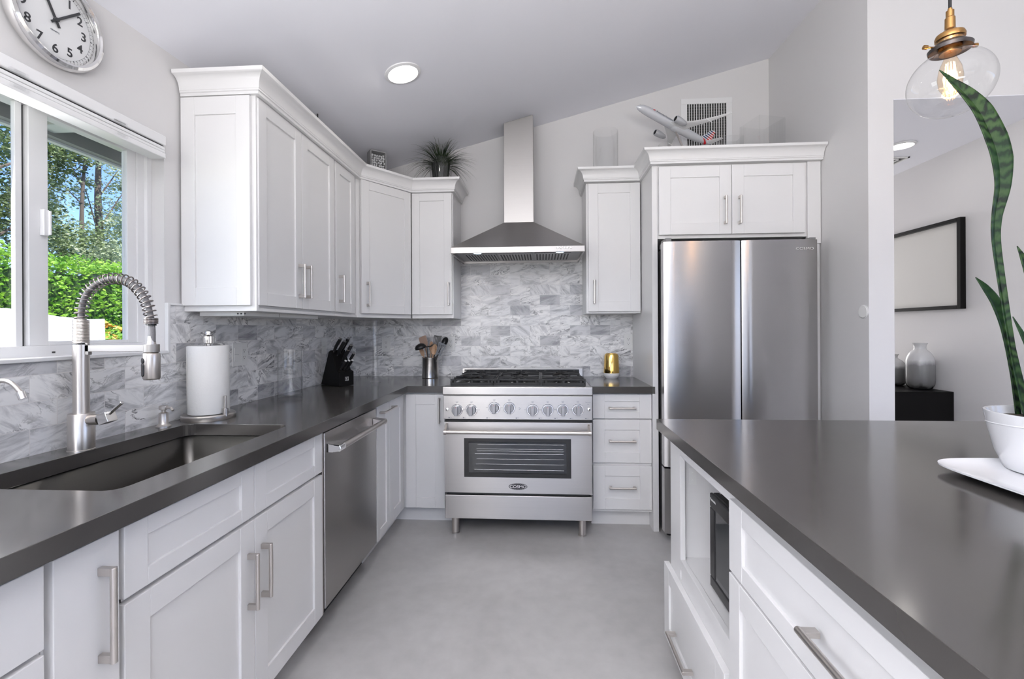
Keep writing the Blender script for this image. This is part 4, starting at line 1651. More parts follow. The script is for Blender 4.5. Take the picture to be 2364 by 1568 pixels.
b.tube([(fx + 0.085, fy - 0.005, 1.018), (fx + 0.146, fy - 0.012, 1.064)], 0.0052, 12)
b.build('lever', M_CHROME, lv, bevel=0.001)
b = MB()
nT, z0, z1 = 17, 1.242, 1.318
hel = [(fx + 0.0185 * cos(a), fy + 0.0185 * sin(a), z0 + (z1 - z0) * a / (2 * pi * nT)) for a in [2 * pi * i / 20 for i in range(20 * nT + 1)]]
b.tube(hel, 0.0023, 6)
b.build('tight_coil', M_NICKEL, fc)
arc = smooth_path([(fx, fy, 1.24), (fx, fy, 1.317), (-1.414, fy, 1.368), (-1.395, fy, 1.405), (-1.355, fy, 1.434), (-1.305, fy, 1.443), (-1.254, fy, 1.428), (-1.212, fy, 1.382), (-1.193, fy, 1.325), (-1.188, fy, 1.28), (-1.188, fy, 1.245)], 10)
b = MB()
b.tube(arc, 0.0083, 14)
b.build('hose', pbr('grey_hose', (0.16, 0.155, 0.16), 0.45, bump=0.5, bscale=300), fc)
# loose spring wound around the arc
b = MB()
seg = [p for p in arc if True]
# arc-length resample
ds = [0.0]
for p, q in zip(seg, seg[1:]):
    ds.append(ds[-1] + (q - p).length)


def at_len(s):
    for i in range(len(ds) - 1):
        if ds[i + 1] >= s:
            t_ = (s - ds[i]) / max(1e-9, ds[i + 1] - ds[i])
            return seg[i].lerp(seg[i + 1], t_), (seg[i + 1] - seg[i]).normalized()
    return seg[-1], (seg[-1] - seg[-2]).normalized()


S0, S1, turns = 0.076, ds[-1] - 0.055, 27
pts = []
for i in range(turns * 16 + 1):
    s = S0 + (S1 - S0) * i / (turns * 16)
    p, tg = at_len(s)
    n1 = Vector((0, 1, 0))
    n2 = tg.cross(n1)
    a = 2 * pi * i / 16
    pts.append(p + (n1 * cos(a) + n2 * sin(a)) * 0.0158)
b.tube(pts, 0.0021, 6)
for k in range(4):
    pts = [(-1.1925 + 0.0165 * cos(a * pi / 9) , fy + 0.0165 * sin(a * pi / 9), 1.318 - 0.0045 * k) for a in range(18)]
    b.tube(pts, 0.0022, 6, closed=True)
b.build('spring', pbr('dark_spring', (0.28, 0.25, 0.24), 0.28, 1.0), fc)
b = MB()
b.lathe([(0.0125, 1.297), (0.0125, 1.303)], Matrix.Translation((-1.1905, fy, 0)), 20)
b.build('spring_stop', M_BLACK, fc)
b = MB()
b.lathe([(0.009, 1.265), (0.0125, 1.235), (0.0135, 1.218), (0.021, 1.212), (0.0225, 1.205), (0.0225, 1.137), (0.020, 1.132), (0, 1.132)], Matrix.Translation((-1.191, fy, 0)), 36)
sh = b.build('spray_head', M_NICKEL, fc)
b = MB()
for z, h in ((1.190, 0.0), (1.163, 0.012)):
    lp = [(0.009 * cos(a * pi / 12), 0.009 * sin(a * pi / 12) + (h if 0 <= a % 24 <= 12 else -h)) for a in range(24)]
    T = Matrix.Translation((-1.191, fy, z)) @ Matrix.Rotation(radians(-32), 4, 'Z') @ Matrix.Rotation(pi / 2, 4, 'X')
    b.prism(lp, 0.018, 0.0242, T)
b.build('spray_button', M_BLACK, sh, bevel=0.001)
b = MB()
b.box(fx + 0.015, -1.205, fy - 0.006, fy + 0.006, 1.218, 1.238)
b.box(fx + 0.014, fx + 0.03, fy - 0.006, fy + 0.006, 1.208, 1.238)
b.lathe([(0.0150, 1.216), (0.0205, 1.216), (0.0205, 1.240), (0.0150, 1.240), (0.0150, 1.216)], Matrix.Translation((-1.191, fy, 0)), 28, cap=False)
b.build('docking_arm', pbr('arm_nickel', (0.36, 0.345, 0.33), 0.45, 1.0), fc, bevel=0.0008)

# ---- filtered water tap, mostly outside the left edge
t = thing('water_tap', (-1.45, 1.10, CZ), 'small gooseneck filtered water tap at the left edge of the photo', 'faucet')
b = MB()
b.lathe([(0.022, CZ), (0.022, CZ + 0.006), (0.012, CZ + 0.012), (0.012, CZ + 0.05), (0.006, CZ + 0.055)], Matrix.Translation((-1.45, 1.10, 0)), 24)
b.build('base', M_NICKEL, t)
b = MB()
b.tube(smooth_path([(-1.45, 1.10, 0.96), (-1.45, 1.10, 1.10), (-1.437, 1.10, 1.135), (-1.405, 1.10, 1.152), (-1.375, 1.10, 1.148), (-1.352, 1.10, 1.128), (-1.346, 1.10, 1.118)], 8), 0.0058, 14)
sp_ = b.build('spout', M_NICKEL, t)
b = MB()
b.cyl((-1.348, 1.10, 1.124), (-1.340, 1.10, 1.106), 0.009, n=20)
b.build('aerator', M_CHROME, sp_)

# ---- soap dispenser
t = thing('soap_dispenser', (-1.448, 1.664, CZ), 'short brushed nickel soap pump between the faucet and the paper towels', 'soap dispenser')
b = MB()
b.lathe([(0.025, CZ), (0.025, CZ + 0.004), (0.018, CZ + 0.009), (0.0155, CZ + 0.013), (0.0155, CZ + 0.052), (0.012, CZ + 0.054), (0.007, CZ + 0.056), (0.007, CZ + 0.064)], Matrix.Translation((-1.448, 1.664, 0)), 28)
b.build('bottle_collar', M_NICKEL, t)
b = MB()
b.lathe([(0.011, CZ + 0.064), (0.015, CZ + 0.067), (0.015, CZ + 0.079), (0.012, CZ + 0.081), (0, CZ + 0.081)], Matrix.Translation((-1.448, 1.664, 0)), 28)
b.tube([(-1.448, 1.664, CZ + 0.073), (-1.410, 1.655, CZ + 0.073), (-1.400, 1.652, CZ + 0.064)], 0.005, 12)
b.build('pump_head', M_NICKEL, t)

# ---- paper towels
px_, py_ = -1.392, 1.83
t = thing('paper_towel_holder', (px_, py_, CZ), 'steel paper towel stand with a round weighted base beside the sink', 'paper towel holder')
b = MB()
b.lathe([(0, CZ), (0.097, CZ), (0.098, CZ + 0.003), (0.098, CZ + 0.018), (0.095, CZ + 0.022), (0, CZ + 0.022)], Matrix.Translation((px_, py_, 0)), 48)
b.build('base', M_NICKEL, t)
b = MB()
b.cyl((px_, py_, CZ + 0.02), (px_, py_, 1.228), 0.008, n=16)
b.build('post', M_NICKEL, t)
b = MB()
b.lathe([(0.013, 1.226), (0.021, 1.229), (0.021, 1.257), (0.012, 1.264), (0.012, 1.266), (0.018, 1.270), (0.015, 1.278), (0, 1.282)], Matrix.Translation((px_, py_, 0)), 32)
b.build('finial', M_CHROME, t)
b = MB()
b.cyl((px_ + 0.086, py_ - 0.02, CZ + 0.014), (px_ + 0.086, py_ - 0.02, CZ + 0.045), 0.011, n=20)
b.cyl((px_ + 0.086, py_ - 0.02, CZ + 0.045), (px_ + 0.086, py_ - 0.02, CZ + 0.098), 0.005, n=14)
b.build('tension_arm', M_NICKEL, t)
b = MB()
T = Matrix.Translation((px_, py_, 0))
b.lathe([(0.020, 0.938), (0.0735, 0.938), (0.0745, 0.942), (0.0745, 1.214), (0.0735, 1.218), (0.020, 1.218), (0.020, 0.938)], T, 48, cap=False)
o = b.build('paper_towel_roll', M_PAPER)
tag(o, 'white paper towel roll on the steel stand', 'paper towel')
b = MB()
sheet = []
for k in range(9):
    a = radians(150 + 9 * k)
    r = 0.0755 + 0.0016 * (8 - k)
    sheet.append((px_ + r * cos(a), py_ + r * sin(a)))
b.grid([[(x, y, 0.940) for x, y in sheet], [(x, y, 1.216) for x, y in sheet]])
o2 = b.build('loose_sheet', M_PAPER, o, solid=0.0008)

# ---- wall plates
def plate(name, T, w, h, kind, label, group=None):
    org = T @ Vector((0, 0, 0))
    t = thing(name, tuple(org), label, 'power outlet' if 'out' in kind else 'light switch', group)
    b = MB()
    b.box(-w / 2, w / 2, -h / 2, h / 2, 0, 0.005, T)
    b.build('cover_plate', M_PLATE, t, bevel=0.0015)
    cx0 = [(0, kind)] if kind != 'both_out' else [(-w / 4, 'switch'), (w / 4, 'out')]
    for cx, kd in cx0:
        b = MB()
        b.box(cx - 0.0165, cx + 0.0165, -0.033, 0.033, 0.004, 0.0065, T)
        f = b.build('rocker' if kd == 'switch' else 'receptacle', M_PLATE, t, bevel=0.001)
        b = MB()
        if kd == 'switch':
            b.box(cx - 0.017, cx + 0.017, -0.0006, 0.0006, 0.0064, 0.0068, T)
        else:
            for s in (-1, 1):
                for dx in (-0.006, 0.006):
                    b.box(cx + dx - 0.0010, cx + dx + 0.0010, s * 0.017, s * 0.017 + 0.008, 0.0063, 0.0068, T)
                b.box(cx - 0.0022, cx + 0.0022, s * 0.017 - 0.008, s * 0.017 - 0.0035, 0.0063, 0.0068, T)
        b.build('slots', M_HOLE if kd != 'switch' else M_GREYINK, f)
    return t


plate('outlet_plate', frame((-1.503, 2.186, 1.162), PX, NX), 0.113, 0.114, 'both_out', 'double white plate with switch and outlet, behind the paper towels')
plate('light_switch', frame((-1.503, 3.072, 1.171), PX, NX), 0.068, 0.112, 'switch', 'white light switch on the left tiling above the knife block')
plate('outlet_plate', frame((-1.230, 3.558, 1.163), (1, 0, 0), NY), 0.070, 0.112, 'out', 'white outlet on the back tiling left of the utensil crock')
plate('outlet_plate', frame((-0.712, 3.558, 1.171), (1, 0, 0), NY), 0.070, 0.112, 'out', 'white outlet partly hidden behind the cooking utensils')
plate('outlet_plate', frame((0.665, 3.558, 1.182), (1, 0, 0), NY), 0.066, 0.116, 'out', 'white outlet in the tiling right of the range, above the gold diffuser')


# ---- glass vases
def glass_cyl(name, x, y, z, r, h, label, th=0.003, cat='vase', n=40, foot=0.012, r2=None):
    r2 = r2 or r
    b = MB()
    b.lathe([(0, z), (r * 0.96, z), (r, z + 0.003), (r2, z + h), (r2 - th, z + h), (r - th, z + foot), (0, z + foot)], Matrix.Translation((x, y, 0)), n)
    o = b.build(name, M_GLASS, sharp=50)
    return tag(o, label, cat)


glass_cyl('glass_vase', -1.372, 2.412, CZ, 0.062, 0.262, 'clear cylinder glass vase on the left countertop', foot=0.022)
b = MB()
b.lathe([(0, CZ), (0.036, CZ), (0.036, CZ + 0.004), (0.028, CZ + 0.014), (0.020, 1.02), (0.018, 1.10), (0.022, 1.22), (0.033, 1.345), (0.030, 1.345), (0.019, 1.22), (0.015, 1.10), (0.017, 1.02), (0.020, CZ + 0.03), (0, CZ + 0.03)], Matrix.Translation((-1.165, 3.14, 0)), 32)
o = b.build('glass_vase', M_GLASS, sharp=50)
tag(o, 'tall slender clear glass vase in the corner behind the knife block', 'vase')

# ---- knife block
kb = thing('knife_block', (-1.36, 2.96, CZ), 'black wooden knife block with a white square emblem on its low front', 'knife block')
f = Vector((0.85, -0.53, 0)).normalized()          # towards the front
s = Vector((0.53, 0.85, 0)).normalized()           # along the front face
C0 = Vector((-1.305, 2.875, CZ))
TB = Matrix(((-f.x, 0, s.x, C0.x), (-f.y, 0, s.y, C0.y), (0, 1, 0, C0.z), (0, 0, 0, 1)))   # x back, y up, z along the face
b = MB()
b.prism([(0, 0.002), (0, 0.094), (0.030, 0.104), (0.095, 0.235), (0.118, 0.222), (0.205, 0.008), (0.205, 0.002)], 0, 0.108, TB)
b.build('block', M_BLACKWOOD, kb, bevel=0.002)
T = Matrix(((s.x, 0, f.x, C0.x), (s.y, 0, f.y, C0.y), (0, 1, 0, C0.z), (0, 0, 0, 1)))
b = MB()
q = 0.0125
for (xa, xb, ya, yb) in ((-q, q, q - 0.0018, q), (-q, q, -q, -q + 0.0018), (-q, -q + 0.0018, -q, q), (q - 0.0018, q, -q, q), (-0.006, 0.006, 0.004, 0.006), (-0.004, -0.0022, -0.009, 0.004), (0.001, 0.0028, -0.003, 0.009), (0.003, 0.009, -0.008, -0.006)):
    b.box(0.056 + xa, 0.056 + xb, 0.048 + ya, 0.048 + yb, 0.0, 0.0009, T)
b.build('emblem', M_PLATE, kb)
# knives: position on the slanted face (back, up, along) and length
kdir = (TB.to_3x3() @ Vector((-0.55, 0.80, 0.10))).normalized()


def knife(bx, up, al, L, r, label, butt=True, group=None):
    p0 = TB @ Vector((bx, up, al))
    t = thing('kitchen_knife', tuple(p0), label, 'knife', group)
    b = MB()
    side = s
    b.cyl(p0 - kdir * 0.03, p0 + kdir * 0.010, r * 0.55, n=12)
    b.build('bolster', M_CHROME, t)
    b = MB()
    path = smooth_path([p0 + kdir * 0.008, p0 + kdir * (L * 0.4) + Vector((0, 0, 0.004)), p0 + kdir * (L * 0.8), p0 + kdir * L - Vector((0, 0, 0.003))], 5)
    b.tube(path, [r * (0.8 + 0.35 * sin(pi * i / (len(path) - 1)) ** 0.8) for i in range(len(path))], 14, flat=(1.0, 0.72))
    h = b.build('handle', M_BLACK, t)
    if butt:
        b = MB()
        e = path[-1]
        b.cyl(e - kdir * 0.001, e + kdir * 0.003, r * 0.95, n=16)
        b.build('end_cap', M_PLATE if L < 0.09 else M_CHROME, h)
    return t


G = 'knives in the knife block'
for i, al in enumerate((0.020, 0.045, 0.070)):
    knife(0.022, 0.098, al, 0.088, 0.0085, 'small steak knife with white-capped handle, %s in the low front row' % ('leftmost', 'middle', 'rightmost')[i], group=G)
for (bx, up, al, L, r, lb) in ((0.092, 0.222, 0.020, 0.110, 0.011, 'large black-handled knife at the top left of the block'),
                               (0.080, 0.200, 0.040, 0.118, 0.012, 'black-handled carving knife second from the top of the block'),
                               (0.086, 0.214, 0.070, 0.122, 0.012, 'highest black-handled knife with a round bright end cap'),
                               (0.068, 0.176, 0.085, 0.112, 0.012, 'black-handled knife just below the highest one'),
                               (0.056, 0.156, 0.060, 0.100, 0.010, 'black-handled utility knife in the middle of the block'),
                               (0.045, 0.134, 0.095, 0.098, 0.009, 'knife with a slim black handle at the right side of the block')):
    knife(bx, up, al, L, r, lb, group=G)

# ---- utensil crock
ux, uy = -0.848, 3.44
t = thing('utensil_crock', (ux, uy, CZ), 'shiny stainless steel crock full of cooking utensils left of the range', 'utensil holder')
b = MB()
b.lathe([(0, CZ), (0.060, CZ), (0.063, CZ + 0.004), (0.063, CZ + 0.150), (0.0645, CZ + 0.153), (0.0645, CZ + 0.156), (0.061, CZ + 0.156), (0.061, CZ + 0.006), (0, CZ + 0.006)], Matrix.Translation((ux, uy, 0)), 48)
b.build('cup', steel('crock_steel', False, 0.2, (0.66, 0.64, 0.62), 0.3), t)


def stick(name, top, base, mat, label, cat='utensil'):
    t = thing(name, tuple(base), label, cat, None)
    b = MB()
    b.tube([base, top], 0.0045, 10)
    b.build('handle', mat, t)
    return t


def blade_T(p, d, face=(0, -1, 0)):
    d = Vector(d).normalized()
    n = Vector(face)
    n = (n - d * n.dot(d)).normalized()
    x = d.cross(n)
    return Matrix(((x.x, d.x, n.x, p[0]), (x.y, d.y, n.y, p[1]), (x.z, d.z, n.z, p[2]), (0, 0, 0, 1)))


def utensil(name, tip, base, mat, head, label, hm=None, dz=0.0):
    tip, base = Vector(tip), Vector(base)
    d = (tip - base).normalized()
    neck = tip - d * head[1]
    t = stick(name, neck + d * 0.01, base, mat, label)
    T = blade_T(neck, d)
    w, L, kind = head
    b = MB()
    if kind == 'spatula':
        lp = [(-0.35 * w, 0), (0.35 * w, 0), (0.5 * w, 0.3 * L), (0.5 * w, L * 0.92), (0.42 * w, L), (-0.42 * w, L * 0.93), (-0.5 * w, L * 0.85), (-0.5 * w, 0.3 * L)]
        b.prism(lp, -0.002, 0.002, T)
    elif kind == 'slotted':
        b.prism([(-0.3 * w, 0), (0.3 * w, 0), (0.36 * w, 0.2 * L), (-0.36 * w, 0.2 * L)], -0.0012, 0.0012, T)
        for k in range(4):
            a0 = -0.36 * w + k * 0.205 * w
            a1 = -0.5 * w + k * 0.28 * w
            b.prism([(a0, 0.2 * L), (a0 + 0.09 * w, 0.2 * L), (a1 + 0.14 * w, 0.86 * L), (a1, 0.86 * L)], -0.0012, 0.0012, T)
        b.prism([(-0.5 * w, 0.86 * L), (0.48 * w, 0.86 * L), (0.5 * w, L), (-0.5 * w, L)], -0.0012, 0.0012, T)
    elif kind == 'spoon':
        T2 = T @ Matrix.Translation((0, L / 2, 0))
        rows = []
        for i in range(9):
            r = i / 8
            rows.append([T2 @ Vector((0.5 * w * r * cos(a * pi / 12), 0.5 * L * r * sin(a * pi / 12), -0.012 * (1 - r * r))) for a in range(25)])
        b.grid(rows)
        o = b.build('head', hm or mat, t, solid=0.003)
        return t
    b.build('head', hm or mat, t, bevel=0.0008)
    return t


bz = CZ + 0.02
utensil('spatula', (-0.915, 3.46, 1.232), (-0.835, 3.46, bz), M_WOOD, (0.060, 0.085, 'spatula'), 'wide tan wooden spatula standing at the back left of the crock', M_DWOOD)
utensil('slotted_turner', (-0.800, 3.47, 1.235), (-0.868, 3.455, bz), M_BLACK, (0.045, 0.085, 'slotted'), 'narrow black slotted turner standing upright in the crock middle')
utensil('spatula', (-0.770, 3.455, 1.236), (-0.862, 3.43, bz), M_BLACK, (0.022, 0.080, 'spatula'), 'narrow black blade leaning right at the back of the crock')
utensil('cooking_spoon', (-0.715, 3.43, 1.222), (-0.872, 3.43, bz), M_BLACK, (0.045, 0.075, 'spoon'), 'black serving spoon leaning far to the right in the crock')
utensil('slotted_turner', (-0.742, 3.40, 1.178), (-0.845, 3.41, bz), M_BLACK, (0.062, 0.100, 'slotted'), 'wide black slotted turner leaning right at the crock front', M_GREYINK)
utensil('wooden_spoon', (-0.800, 3.40, 1.172), (-0.845, 3.40, bz), M_WOOD, (0.040, 0.085, 'spoon'), 'wooden slotted spoon leaning right in the crock')
utensil('wooden_spoon', (-0.832, 3.42, 1.192), (-0.850, 3.43, bz), M_WOOD, (0.030, 0.080, 'spoon'), 'upright wooden spoon in the crock middle')
utensil('wooden_spatula', (-0.922, 3.42, 1.158), (-0.842, 3.42, bz), M_WOOD, (0.032, 0.080, 'spatula'), 'light wooden spatula leaning left under the ladle')
t = stick('soup_ladle', Vector((-0.862, 3.395, 1.155)), Vector((-0.842, 3.405, bz)), M_BLACK, 'black soup ladle hanging its bowl over the left of the crock')
b = MB()
T = Matrix.Translation((-0.905, 3.385, 1.140)) @ Matrix.Rotation(radians(-14), 4, 'Y') @ Matrix.Rotation(radians(12), 4, 'X')
b.lathe([(0.042, 0.0), (0.040, 0.016), (0.030, 0.028), (0.014, 0.035), (0, 0.036)], T, 32, cap=False)
b.build('bowl', M_BLACK, t, solid=0.002)
b = MB()
b.tube([(-0.868, 3.39, 1.150), (-0.83, 3.39, 1.155), (-0.815, 3.39, 1.17)], 0.005, 10)
b.build('hook', M_BLACK, t)

# ---- gold diffuser
t = thing('aroma_diffuser', (0.520, 3.45, CZ), 'gold and white diffuser on the small countertop right of the range', 'diffuser')
T = Matrix.Translation((0.520, 3.45, 0))
b = MB()
b.lathe([(0, CZ), (0.044, CZ), (0.046, CZ + 0.004), (0.056, CZ + 0.014), (0.0585, CZ + 0.024), (0.0585, CZ + 0.038), (0, CZ + 0.038)], T, 40)
b.build('base', M_WHITE, t)
b = MB()
b.lathe([(0.0575, CZ + 0.038), (0.0575, CZ + 0.05), (0.0515, CZ + 0.165), (0.047, CZ + 0.178), (0.040, CZ + 0.182), (0.038, CZ + 0.176), (0, CZ + 0.176)], T, 40, cap=False)
b.build('cover', M_GOLD, t)

# ================================================================== THINGS ON TOP OF THE CABINETS
TL, TR = 2.345, 2.385
TLc, TRc = 2.300, 2.306
b = MB()
b.lathe([(0, TLc), (0.06, TLc), (0.115, 2.36), (0.125, 2.425), (0.118, 2.452), (0.114, 2.452), (0.120, 2.42), (0.11, 2.365), (0.055, TLc + 0.006), (0, TLc + 0.006)], Matrix.Translation((-1.335, 2.06, 0)), 44)
tag(b.build('glass_bowl', M_GLASS, sharp=50), 'round clear glass bowl behind the crown moulding nearest the window', 'bowl')
t = thing('glass_tray', (-1.30, 2.47, TLc), 'low clear glass block with one dark edge on the left cabinets', 'glass ornament')
b = MB()
b.box(-1.36, -1.26, 2.42, 2.515, TLc, 2.512)
b.build('block', M_GLASS, t)
b = MB()
b.box(-1.262, -1.257, 2.511, 2.518, TLc, 2.514)
b.build('dark_edge', M_HOLE, t)
# box frame filled with pebbles
pb = thing('pebble_frame', (-1.135, 3.16, TLc), 'upright grey glass frame filled with white pebbles on the corner cabinet', 'ornament')
bx0, bx1, by0, by1, bz1 = -1.200, -1.088, 3.150, 3.225, 2.540
b = MB()
b.box(bx0, bx0 + 0.006, by0, by1, TLc, bz1)
b.box(bx1 - 0.006, bx1, by0, by1, TLc, bz1)
b.box(bx0, bx1, by0, by1, bz1 - 0.006, bz1)
b.box(bx0, bx1, by0, by1, TLc, TLc + 0.01)
b.box(bx0, bx1, by1 - 0.008, by1, TLc, bz1)
b.build('frame', pbr('smoked_glass', (0.33, 0.33, 0.33), 0.15), pb, bevel=0.001)
b = MB()
b.box(bx0 + 0.006, bx1 - 0.006, by0, by0 + 0.003, TLc + 0.01, bz1 - 0.006)
b.build('front_pane', M_GLASS, pb)
b = MB()
rg2 = random.Random(3)
for iz in range(15):
    for ix in range(6):
        c_ = Vector((bx0 + 0.016 + ix * 0.0163 + rg2.uniform(-0.004, 0.004), by0 + 0.014 + rg2.uniform(0, 0.006), TLc + 0.018 + iz * 0.0175 + rg2.uniform(-0.003, 0.003)))
        if c_.z > bz1 - 0.016:
            continue
        T = Matrix.Translation(c_) @ Matrix.Rotation(rg2.uniform(0, 3), 4, 'Y') @ Matrix.Diagonal((rg2.uniform(0.9, 1.3), 1, rg2.uniform(0.6, 0.9), 1))
        b.lathe([(0, -0.0085), (0.006, -0.006), (0.0085, 0), (0.006, 0.006), (0, 0.0085)], T, 8)
o = b.build('pebbles', M_WHITE, pb)
o['kind'] = 'stuff'
pb.rotation_euler.z = radians(38)
b = MB()
for k in range(3):
    b.tube([(-1.02 + 0.006 * k, 3.38, TLc), (-1.03 + 0.018 * k, 3.38, 2.50)], 0.002, 6)
tag(b.build('glass_ornament', M_GLASS), 'small clear glass ornament between the pebble frame and the grass plant', 'ornament')
# grass in a tall dark glass pot
gp = thing('potted_grass', (-0.745, 3.38, TLc), 'dark spiky grass plant in a glass pot on the cabinet left of the hood', 'plant')
T = Matrix.Translation((-0.745, 3.38, 0))
b = MB()
b.lathe([(0, TLc), (0.070, TLc), (0.090, 2.55), (0.087, 2.55), (0.067, TLc + 0.01), (0, TLc + 0.01)], T, 36)
b.build('pot', M_GLASS, gp, sharp=50)
L_GRASS = leaf_mat('dark_grass', (0.006, 0.016, 0.005), (0.035, 0.065, 0.02), 0.12, 14)
b = MB()
rg3 = random.Random(9)
for k in range(330):
    a = rg3.uniform(0, 2 * pi)
    sp2 = rg3.random() ** 0.7
    L = rg3.uniform(0.13, 0.27)
    p = Vector((-0.745 + 0.045 * sp2 * cos(a), 3.38 + 0.045 * sp2 * sin(a), 2.50))
    elev = radians(82 - 66 * sp2 + rg3.uniform(-12, 12))
    out = Vector((cos(a), sin(a) * 0.6, 0))
    d_ = out * cos(elev) + Vector((0, 0, sin(elev)))
    side = out.cross(Vector((0, 0, 1))).normalized()
    rows = []
    q = p.copy()
    n_ = 7
    for i in range(n_ + 1):
        w_ = 0.0032 * (1 - i / n_) + 0.0003
        rows.append([q - side * w_, q + side * w_])
        q = q + d_ * (L / n_)
        d_ = (d_ + Vector((0, 0, -0.17 * (0.4 + sp2)))).normalized()
        q.y = min(q.y, 3.55)
        q.z = min(q.z, 2.862 + 0.258 * q.x + 0.035 * (q.y - 3.561) - 0.006)
    b.grid(rows)
b.build('blades', L_GRASS, gp, recalc=False)
b = MB()
for k in range(60):
    a = rg3.uniform(0, 2 * pi)
    r1, r2 = 0.058 * rg3.random() ** .5, 0.07 * rg3.random() ** .5
    b.tube([(-0.745 + r1 * cos(a), 3.38 + r1 * sin(a), TLc + 0.012), (-0.745 + r2 * cos(a), 3.38 + r2 * sin(a), 2.52)], 0.006, 6)
b.build('stems', pbr('dark_stems', (0.012, 0.016, 0.012), 0.5), gp)

glass_cyl('glass_cylinder', 0.472, 3.36, TRc, 0.090, 0.405, 'large clear glass cylinder on the cabinet right of the hood')
glass_cyl('glass_cylinder', 0.975, 3.44, TRc, 0.105, 0.33, 'clear glass cylinder behind the airplane wings on the fridge cabinet')
jar = thing('glass_jar', (1.225, 3.455, TRc), 'clear domed glass jar behind the airplane tail', 'jar')
b = MB()
b.lathe([(0.088, TRc), (0.09, 2.56), (0.085, 2.615), (0.065, 2.655), (0.035, 2.672), (0, 2.675)], Matrix.Translation((1.225, 3.455, 0)), 40)
b.build('dome', M_GLASS, jar, sharp=60)


def square_vase(x, y, s, h, tw, label, a=0.0):
    b = MB()
    T = Matrix.Translation((x, y, TRc)) @ Matrix.Rotation(a, 4, 'Z')
    th = 0.005
    for (xa, xb, ya, yb) in ((-s, s, -tw, -tw + th), (-s, s, tw - th, tw), (-s, -s + th, -tw, tw), (s - th, s, -tw, tw)):
        b.box(xa, xb, ya, yb, 0, h, T)
    b.box(-s, s, -tw, tw, 0, 0.012, T)
    return tag(b.build('glass_block_vase', M_GLASS), label, 'vase')


square_vase(1.545, 3.30, 0.100, 0.41, 0.10, 'taller square clear glass vase at the right end of the fridge cabinet', 0.25)
square_vase(1.400, 3.47, 0.070, 0.375, 0.06, 'lower square clear glass vase between the jar and the taller square vase')

# ---- model airplane
PC = Vector((0.932, 3.235, 2.680))
pf = Vector((-0.8775, -0.3712, 0.3036)).normalized()
pu = Vector((0.2773, 0.1238, 0.9528))
pu = (pu - pf * pu.dot(pf)).normalized()
ps = pu.cross(pf).normalized()
if ps.y > 0:
    ps = -ps
LP = 0.655
air = thing('model_airplane', (1.07, 3.22, TRc), 'white and silver model airliner climbing on a stand above the fridge', 'model airplane')
TP = Matrix(((pf.x, ps.x, pu.x, PC.x), (pf.y, ps.y, pu.y, PC.y), (pf.z, ps.z, pu.z, PC.z), (0, 0, 0, 1))) @ Matrix.Diagonal((LP, LP, LP, 1))
mAIR = pbr('airliner_silver', (0.56, 0.57, 0.60), 0.22, 0.15, coat=0.5)
mAIRw = pbr('airliner_white', (0.78, 0.78, 0.78), 0.3, coat=0.3)
b = MB()
st = [(0.50, 0.001, -0.012), (0.49, 0.012, -0.011), (0.47, 0.024, -0.008), (0.44, 0.034, -0.004), (0.40, 0.041, -0.001), (0.35, 0.0445, 0), (0.2, 0.045, 0), (0.05, 0.045, 0), (-0.1, 0.045, 0), (-0.2, 0.044, 0.001), (-0.28, 0.039, 0.005), (-0.36, 0.030, 0.012), (-0.43, 0.019, 0.019), (-0.48, 0.010, 0.024), (-0.5, 0.004, 0.027)]
rows = []
for (x, r, z) in st:
    rows.append([TP @ Vector((x, r * cos(a * pi / 14), z + r * sin(a * pi / 14))) for a in range(29)])
b.grid(rows)
b.build('fuselage', mAIR, air)
b = MB()
rows = []
for i in range(9):
    t_ = i / 8
    x = 0.10 - 0.26 * t_
    r = 0.001 + 0.046 * sin(pi * t_) ** 0.5
    rows.append([TP @ Vector((x, r * 0.95 * cos(pi + a * pi / 12), -0.012 + r * 0.9 * sin(pi + a * pi / 12))) for a in range(13)])
b.grid(rows)
b.build('belly_fairing', mAIR, air)


def foil(b, root, tip, tr=0.012, tt=0.004, n=6, bend=0.0):
    """root/tip: (lead x, y, z, chord)"""
    rows = []
    for i in range(n + 1):
        t_ = i / n
        lx = root[0] + (tip[0] - root[0]) * t_
        y = root[1] + (tip[1] - root[1]) * t_
        z = root[2] + (tip[2] - root[2]) * t_ ** (1 + bend)
        c_ = root[3] + (tip[3] - root[3]) * t_
        if i == 0 and n > 2:
            c_ *= 1.0
        th = tr + (tt - tr) * t_
        sec = [(0, 0), (0.12, 0.7), (0.35, 1.0), (0.7, 0.55), (1.0, 0.0), (0.7, -0.4), (0.35, -0.6), (0.12, -0.5), (0, 0)]
        rows.append([TP @ Vector((lx - c_ * u_, y, z + th * v_)) for u_, v_ in sec])
    b.grid(rows)
    return b


